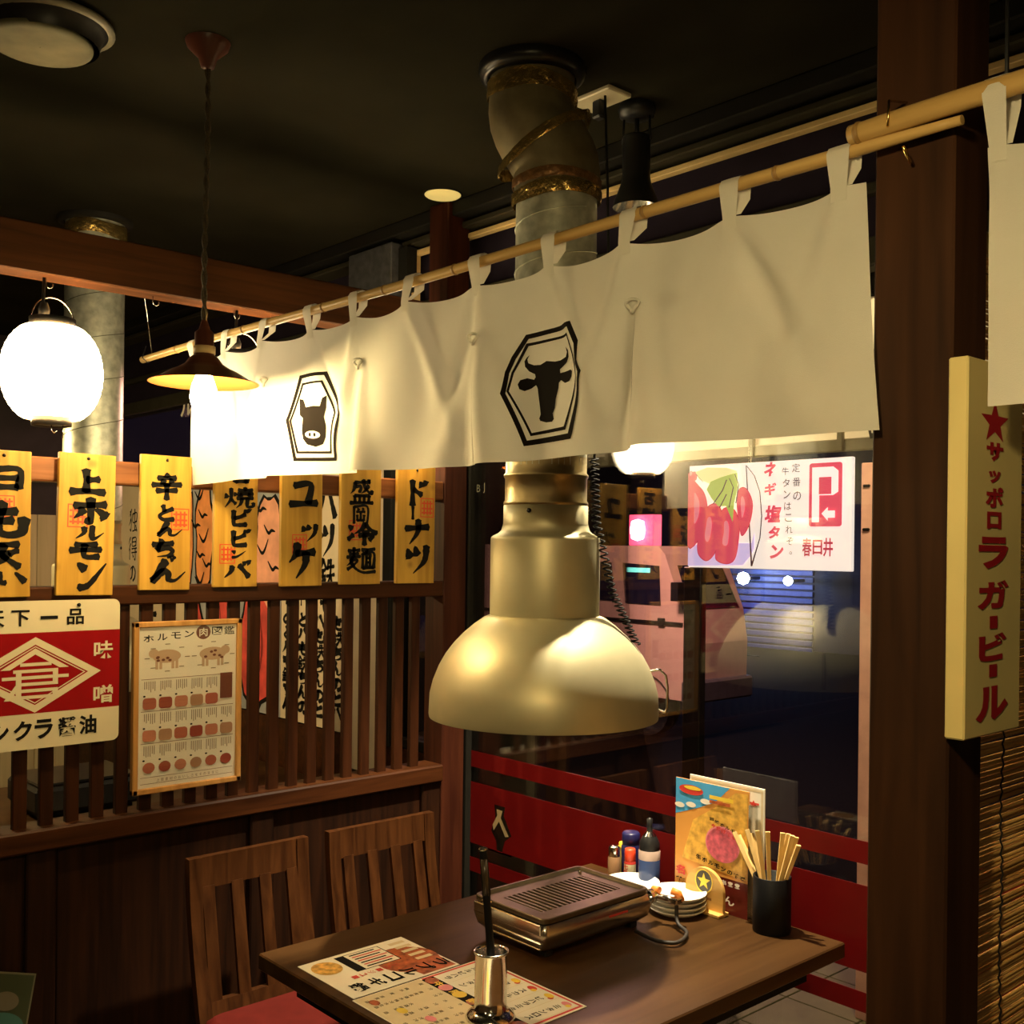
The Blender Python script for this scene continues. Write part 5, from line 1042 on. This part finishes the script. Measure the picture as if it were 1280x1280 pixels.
for i, (tx, ty) in enumerate(sorted(tips)):
    Yt = ky + (-.012, .006, .018, -.004, .012, -.010)[i % 6]; tip = on(1, Yt, tx, ty); off = (tip.x - kx)
    bot = Vector((kx - off * .10 + .004 * math.sin(i * 2.1), ky + .006 * math.cos(i * 1.7), .73)); ax_ = (tip - bot); L0 = ax_.length; ax_.normalize()
    s1 = (RT - ax_ * RT.dot(ax_)).normalized(); s2 = ax_.cross(s1); b = MB(); vs = []
    for k_, hw_, ht_ in ((0, .0030, .0022), (1, .0052, .0026)):
        p = bot.lerp(tip, k_); vs += [p - s1 * hw_ - s2 * ht_, p + s1 * hw_ - s2 * ht_, p + s1 * hw_ + s2 * ht_, p - s1 * hw_ + s2 * ht_]
    b.add(vs, [(3, 2, 1, 0), (4, 5, 6, 7), (0, 1, 5, 4), (1, 2, 6, 5), (2, 3, 7, 6), (3, 0, 4, 7)])
    o = obj('chopstick', b, M_chop, None, bot); tag(o, 'pale wooden chopstick standing in the black cylinder holder', 'chopstick', 'chopsticks in the black holder')

# ------------------------------------------------------------------ outside the window, at night
ZG = -.12
struct('ground', MB().box((-14, YW + .16, ZG - .1), (10, 30, ZG - .012)), mat('asphalt', (.006, .006, .007), .9, var=.3, scale=30, spec=.03))
pv = thing('paved_apron', 'olive beige tiled pavement outside the window', 'pavement', (-1.5, 2.9, ZG - .02)); tm = mesh('tile', MB().bbox((-.147, -.147, -.012), (.147, .147, 0), .002), mat('olive tile', (.15, .145, .07), .6, var=.12, scale=10))
obj('grout_bed', MB().box((-4.0, YW + .16, ZG - .0115), (.8, 4.0, ZG - .006)), mat('grout', (.09, .085, .045), .8), pv)
for i in range(15):
    for j in range(6): inst('tile', tm, pv, (-3.7 + .3 * i, YW + .31 + .3 * j, ZG))
# outer cloth hung over the upper window
ox0, ox1 = on(1, YW + .10, 735, 570).x - .25, on(1, YW + .10, 1090, 500).x + .35; oz0, oz1 = 1.838, 2.20
t = thing('outer_curtain', 'crumpled pale curtain hung outside across the upper window', 'curtain', ((ox0 + ox1) / 2, YW + .12, oz0))
b = MB(); nx, nz_ = 90, 16; vs = []; fs = []; rn = random.Random(2)
for j in range(nz_ + 1):
    for i in range(nx + 1): vs.append(Vector((ox0 + (ox1 - ox0) * i / nx, YW + .12 + rn.uniform(-.006, .006) + .006 * math.sin(i * .7), oz0 + .02 + (oz1 - oz0 - .02) * j / nz_)))
for j in range(nz_):
    for i in range(nx): a_ = j * (nx + 1) + i; fs.append((a_, a_ + 1, a_ + nx + 2, a_ + nx + 1))
obj('cloth', b.add(vs, fs, True), cloth('outer cotton', (.78, .74, .60), .4), t)
obj('bottom_bar', MB().bbox((ox0, YW + .108, oz0), (ox1, YW + .128, oz0 + .03), .003), mat('hem bar', (.42, .37, .24), .6), t)
for px in (755, 935, 1046): xx = on(1, YW + .10, px, 560).x; obj('divider', MB().bbox((xx - .008, YW + .100, oz0), (xx + .008, YW + .112, oz1), .002), mat('hem bar', (.42, .37, .24), .6), t)
c = on(1, YW + .105, 1100, 480); b = MB()
for k0, k1 in ((.105, .092), (.080, .074)): b.ring([(k0 * .55 * q[0], k0 * q[1]) for q in ((1, 0), (.55, .95), (-.55, 1), (-1, 0), (-.55, -1), (.55, -.95))], [(k1 * .55 * q[0], k1 * q[1]) for q in ((1, 0), (.55, .95), (-.55, 1), (-1, 0), (-.55, -1), (.55, -.95))], (c.x, YW + .102, c.z), (1, 0, 0), (0, 0, 1))
obj('hexagon_mark', b, mat('faded mark', (.10, .09, .06), .8), t)
obj('top_rod', MB().bbox((ox0, YW + .11, oz1), (ox1, YW + .13, oz1 + .1)), M_dark, t)
# things by the glass: pale panel, dark and brown posts
def px_box(name, label, cat, px0, px1, py0, Y, m_, th=.04, z0=ZG):
    a_, c_ = on(1, Y, px0, 900), on(1, Y, px1, 900); zt_ = on(1, Y, px0, py0).z; t = thing(name, label, cat, ((a_.x + c_.x) / 2, Y, z0)); obj('body', MB().bbox((a_.x, Y, z0), (c_.x, Y + th, zt_), .003), m_, t); return t, a_.x, c_.x, zt_
t, xa_, xb2, zt_ = px_box('notice_board', 'pale olive board standing outside beside the corner post', 'board', 598, 664, 880, 2.42, mat('olive board', (.16, .15, .09), .7))
obj('cap', MB().bbox((xa_ - .01, 2.415, zt_), (xb2 + .01, 2.465, zt_ + .02)), M_dark, t)
t, xa_, xb2, zt_ = px_box('outdoor_post', 'brown post standing outside the glass', 'post', 688, 703, 700, 2.40, mat('brown post', (.10, .045, .02), .6)); obj('foot', MB().bbox((xa_ - .02, 2.38, ZG), (xb2 + .02, 2.46, ZG + .06)), M_dark, t)
t, xa_, xb2, zt_ = px_box('outdoor_jamb', 'pale vertical jamb outside beside the corner post', 'post', 580, 594, 520, 2.30, mat('pale jamb', (.24, .21, .12), .6)); obj('foot', MB().bbox((xa_ - .01, 2.295, ZG), (xb2 + .01, 2.345, ZG + .06)), M_dark, t)
t, xa_, xb2, zt_ = px_box('pink_post', 'pinkish square post outside near the dark pillar', 'post', 1078, 1094, 568, 3.6, mat('pink post', (.62, .36, .30), .6), .08); obj('bracket', MB().bbox((xa_ + .01, 3.59, zt_ - .09), (xa_ + .04, 3.6, zt_ - .08)).bbox((xa_ + .01, 3.59, zt_ - .25), (xa_ + .04, 3.6, zt_ - .24)), M_dark, t)
# illuminated parking sign
YSg = 5.2
c0, c1 = on(1, YSg, 859, 569), on(1, YSg, 1064, 703)
W_, H_ = c1.x - c0.x, on(1, YSg, 960, 569).z - on(1, YSg, 960, 704).z; zs0 = on(1, YSg, 960, 704).z
t = thing('parking_sign', 'backlit parking sign painted with raw beef tongue slices', 'sign', (c0.x + .1, YSg, ZG))
E_ = lambda n_, c_, s_=1.0: emission(n_, c_, s_ * .38)
obj('light_box', MB().bbox((c0.x, YSg, zs0), (c0.x + W_, YSg + .035, zs0 + H_), .004), E_('sign white', (1.0, .90, .82), 1.0), t)
xpole = on(1, YSg + .06, 863, 800).x
obj('pole', MB().bbox((xpole, YSg + .01, ZG), (on(1, YSg + .06, 884, 800).x, YSg + .07, zs0)), M_black, t)
P = Print(t, (c0.x, YSg, zs0), (1, 0, 0), (0, 0, 1), (0, -1, 0), .002)
sr, srd, sg, sy_, sl, slav = E_('sign red', (.85, .10, .16), .8), E_('sign dark red', (.62, .05, .10), .7), E_('sign green', (.50, .66, .15), .7), E_('sign yellow', (.92, .88, .40), .9), E_('sign line', (.10, .04, .10), .1), E_('sign lavender', (.72, .60, .95), .9)
def smooth(l):
    P_ = [Vector(p) for p in l]; n = len(P_); out = []
    for i in range(n):
        a, b_, c, d = P_[i - 1], P_[i], P_[(i + 1) % n], P_[(i + 2) % n]
        for j in range(4): q = j / 4; out.append(tuple(.5 * (2 * b_ + (c - a) * q + (2 * a - 5 * b_ + 4 * c - d) * q * q + (3 * b_ - a - 3 * c + d) * q ** 3)))
    return out
def SP(l): return [(x / 1140 * W_, (1 - y / 790) * H_) for x, y in l]     # outline on a 1140 x 790 sheet
P.poly('plate_shade', slav, SP([(0, 640), (100, 600), (480, 600), (500, 520), (500, 640), (470, 700), (420, 765), (0, 780)]))
P.ring('plate_line', sl, SP([(440, 20), (500, 100), (540, 220), (556, 400), (545, 560), (490, 770)]), SP([(434, 20), (494, 100), (534, 220), (549, 400), (538, 560), (478, 770)]))
for po in ([(0, 60), (60, 50), (60, 110), (0, 130)], [(0, 130), (90, 170), (140, 260), (150, 400), (110, 540), (0, 620)], [(150, 330), (230, 310), (270, 420), (250, 560), (210, 680), (150, 735), (90, 690), (80, 600), (110, 470)], [(260, 360), (340, 340), (390, 440), (385, 600), (360, 720), (300, 755), (225, 725), (225, 640), (255, 520)], [(390, 200), (440, 195), (485, 290), (480, 400), (450, 500), (410, 540), (390, 440), (375, 300)]):
    cx = sum(p[0] for p in po) / len(po); cy = sum(p[1] for p in po) / len(po)
    po = [(max(0, x), y) for x, y in smooth(po)]; P.poly('meat_outline', srd, SP([(max(0, cx + (x - cx) * 1.05), cy + (y - cy) * 1.03) for x, y in po])); P.poly('meat_slice', sr, SP(po)); P.poly('meat_gloss', E_('sign pink', (.95, .28, .34), .85), SP([(max(0, cx + (x - cx) * .28 - 8), cy + (y - cy) * .45 - 30) for x, y in po]))
P.poly('leek', sy_, SP([(60, 50), (150, 20), (300, 30), (380, 60), (300, 130), (180, 150), (90, 110)]))
P.poly('leek', sg, SP([(180, 130), (260, 100), (380, 70), (385, 180), (360, 300), (350, 440), (300, 320), (240, 320), (190, 260), (150, 190)]))
for l in ([(60, 60), (120, 130), (180, 160)], [(200, 300), (270, 200), (300, 120)], [(250, 330), (300, 230)], [(320, 330), (350, 180), (320, 110)], [(360, 80), (390, 160), (370, 300)], [(110, 40), (160, 60)]):
    P.ring('leek_line', sl, SP(l + [(x + 5, y + 5) for x, y in l[::-1]]), SP(l + [(x + 4, y + 4) for x, y in l[::-1]])) if False else [P.poly('leek_line', sl, SP([l[i], l[i + 1], (l[i + 1][0] + 7, l[i + 1][1] + 3), (l[i][0] + 7, l[i][1] + 3)])) for i in range(len(l) - 1)]
for ch, x_, y_, s_ in (('ネ', 620, 60, 90), ('ギ', 620, 205, 80), ('塩', 640, 385, 110), ('タ', 650, 520, 80), ('ン', 670, 660, 90)): P.glyph('red_lettering', sr, ch, x_ / 1140 * W_, (1 - y_ / 790) * H_, s_ / 1140 * W_, s_ * 1.15 / 790 * H_, .045, .12)
for i, ch in enumerate('定番の'): P.glyph('black_lettering', sl, ch, (795 + 5 * i) / 1140 * W_, (1 - (60 + 100 * i) / 790) * H_, 52 / 1140 * W_, 62 / 790 * H_, .0)
for i, ch in enumerate('牛タンはこれぞ。'): P.glyph('black_lettering', sl, ch, (724 + 6 * i) / 1140 * W_, (1 - (80 + 84 * i) / 790) * H_, (46 if ch != '。' else 18) / 1140 * W_, (56 if ch != '。' else 22) / 790 * H_, .0)
P.poly('parking_field', sr, [(x / 1140 * W_, (1 - y / 790) * H_) for x, y in rrect(885, 35, 1095, 480, 18)])
pw = E_('sign white mark', (1.0, .92, .88), 1.04)
P.poly('parking_letter', pw, SP([(905, 65), (1040, 65), (1072, 95), (1072, 240), (1040, 262), (952, 262), (952, 450), (905, 450)])); P.poly('parking_counter', sr, SP([(950, 135), (1030, 135), (1030, 255), (950, 255)]))
P.poly('arrow', pw, SP([(970, 390), (1010, 345), (1010, 370), (1055, 370), (1055, 420), (1010, 420), (1010, 440)]))
for i, ch in enumerate('春日井'): P.glyph('place_name', srd, ch, (880 + 68 * i) / 1140 * W_, (1 - 625 / 790) * H_, 62 / 1140 * W_, 130 / 790 * H_ * (1 if i != 1 else .8), .02)
P.done()
# distant red lamp sign
YR = 12.0; a, c = on(1, YR, 785, 640), on(1, YR, 816, 678); t = thing('lamp_sign', 'small red lit sign with a white lamp above the van', 'sign', (a.x, YR, ZG))
obj('box', MB().bbox((a.x, YR, c.z), (c.x, YR + .2, a.z), .01), emission('far red', (1.0, .08, .16), 1.2), t); obj('lamp', MB().lathe([(.001, -.16), (.09, -.13), (.115, 0), (.09, .13), (.001, .16)], c=((a.x + c.x) / 2 - .01, YR - .06, (a.z + c.z) / 2), n=20), emission('far white', (1, .85, .95), 4), t); obj('pole', MB().box(((a.x + c.x) / 2 - .05, YR + .05, ZG), ((a.x + c.x) / 2 + .05, YR + .15, c.z)), M_black, t)
# van parked outside, nose to the right
YV = 7.6
vx = lambda px: on(1, YV, px, 760).x
vz = lambda py: on(1, YV, 830, py).z
M_van = mat('van white paint', (.66, .47, .38), .35, var=.04); M_vwin = mat('dark van window', (.012, .012, .03), .15)
x0, x1, x2 = vx(690), vx(832), vx(905)
t = thing('parked_van', 'pale boxy van parked outside beyond the glass', 'van', ((x0 + x2) / 2, YV + .7, ZG))
zr, zbelt, zlow = vz(678), vz(758), max(vz(868), ZG + .25)
xf = vx(856); dpt = max(.9, min(1.6, on(0, xf, 918, 770).y - YV))
obj('body', MB().prism([(x0 - 1.2, zlow), (xf + .04, zlow), (xf + .05, zbelt - .3), (xf, zbelt), (vx(836), vz(700)), (vx(832), vz(688)), (vx(824), zr), (x0 - 1.2, zr)], (0, YV, 0), (1, 0, 0), (0, 0, 1), (0, 1, 0), dpt), M_van, t)
obj('side_window', MB().prism([(vx(784), vz(752)), (vx(828), vz(752)), (vx(826), vz(703)), (vx(780), vz(700))], (0, YV - .006, 0), (1, 0, 0), (0, 0, 1), (0, -1, 0), .006), M_vwin, t)
obj('side_window', MB().prism([(vx(720), vz(750)), (vx(770), vz(750)), (vx(766), vz(700)), (vx(720), vz(698))], (0, YV - .006, 0), (1, 0, 0), (0, 0, 1), (0, -1, 0), .006), M_vwin, t)
obj('windscreen', MB().add([(xf + .004, YV + .08, zbelt + .02), (xf + .004, YV + dpt - .08, zbelt + .02), (vx(836) + .012, YV + dpt - .12, vz(702)), (vx(836) + .012, YV + .12, vz(702))], [(0, 1, 2, 3)]), M_vwin, t)
obj('bumper', MB().bbox((xf - .02, YV - .01, zlow - .02), (xf + .12, YV + dpt + .01, zlow + .18), .02), mat('van bumper', (.10, .09, .10), .5), t)
obj('side_trim', MB().box((x0 - 1.2, YV - .02, vz(776)), (xf, YV, vz(772))), M_black, t)
obj('window_sticker', MB().box((vx(786), YV - .018, vz(712)), (vx(815), YV - .013, vz(706))), emission('sticker', (.15, .75, .65), .7), t)
obj('door_handle', MB().bbox((vx(826), YV - .03, vz(778)), (vx(834), YV - .004, vz(768))), M_black, t)
obj('mirror', MB().bbox((xf - .02, YV - .16, vz(745)), (xf + .06, YV - .03, vz(722))), M_black, t)
for xx in (x0 - .8, vx(812)): obj('wheel', MB().lathe([(.001, -.02), (.17, -.02), (.27, -.01), (.28, .06), (.28, .16)], n=28, M=Matrix.Rotation(math.pi / 2, 4, 'X'), c=(xx, YV + .14, ZG + .27)), M_black, t)
# shuttered building and its lamps, far behind
YF = 16.0
t = thing('far_building', 'dark building with louvred shutters behind the parking lot', 'building', (-6, YF + .5, ZG)); obj('wall', MB().box((-22, YF, ZG), (10, YF + .4, 7.5)), mat('night wall', (.03, .028, .032), .8), t)
shm = mesh('shutter_slat', MB().bbox((-1.2, -.04, -.045), (1.2, 0, .045), .01), mat('blue shutter', (.06, .07, .16), .5)); a = on(1, YF, 945, 760)
for i in range(14): inst('shutter_slat', shm, t, (a.x, YF, a.z + .75 - .12 * i))
for px, py, r_b, lab in ((930, 716, .11, 'bright blue-white lamp beneath the parking sign'), (986, 718, .08, 'smaller blue-white lamp beneath the parking sign')):
    a = on(1, YF - .5, px, py); t = thing('flood_lamp', lab, 'lamp', (a.x, YF - .2, a.z)); obj('lens', MB().lathe([(.001, -r_b), (r_b * .7, -r_b * .7), (r_b, 0), (r_b * .7, r_b * .7), (.001, r_b)], c=a, n=18), emission('blue white', (.55, .75, 1.0), 40), t); obj('bracket', MB().tube([a + Vector((0, .05, 0)), (a.x, YF, a.z)], .03, 8), M_black, t)
a, c = on(1, YF - 1.5, 916, 836), on(1, YF - 1.5, 956, 848); t = thing('glow_board', 'small glowing blue-white board low beside the van', 'sign', (a.x, YF - 1.5, ZG)); obj('face', MB().box((a.x, YF - 1.5, c.z), (c.x, YF - 1.42, a.z)), emission('cold board', (.6, .8, 1.0), 2.0), t); obj('leg', MB().box((a.x + .1, YF - 1.46, ZG), (c.x - .1, YF - 1.43, c.z)), M_black, t)  # emissive board standing in for a bright reflection off a plate
light('blue_flood', 'POINT', on(1, YF - .9, 930, 716), 24, (.16, .24, 1.0), .1)
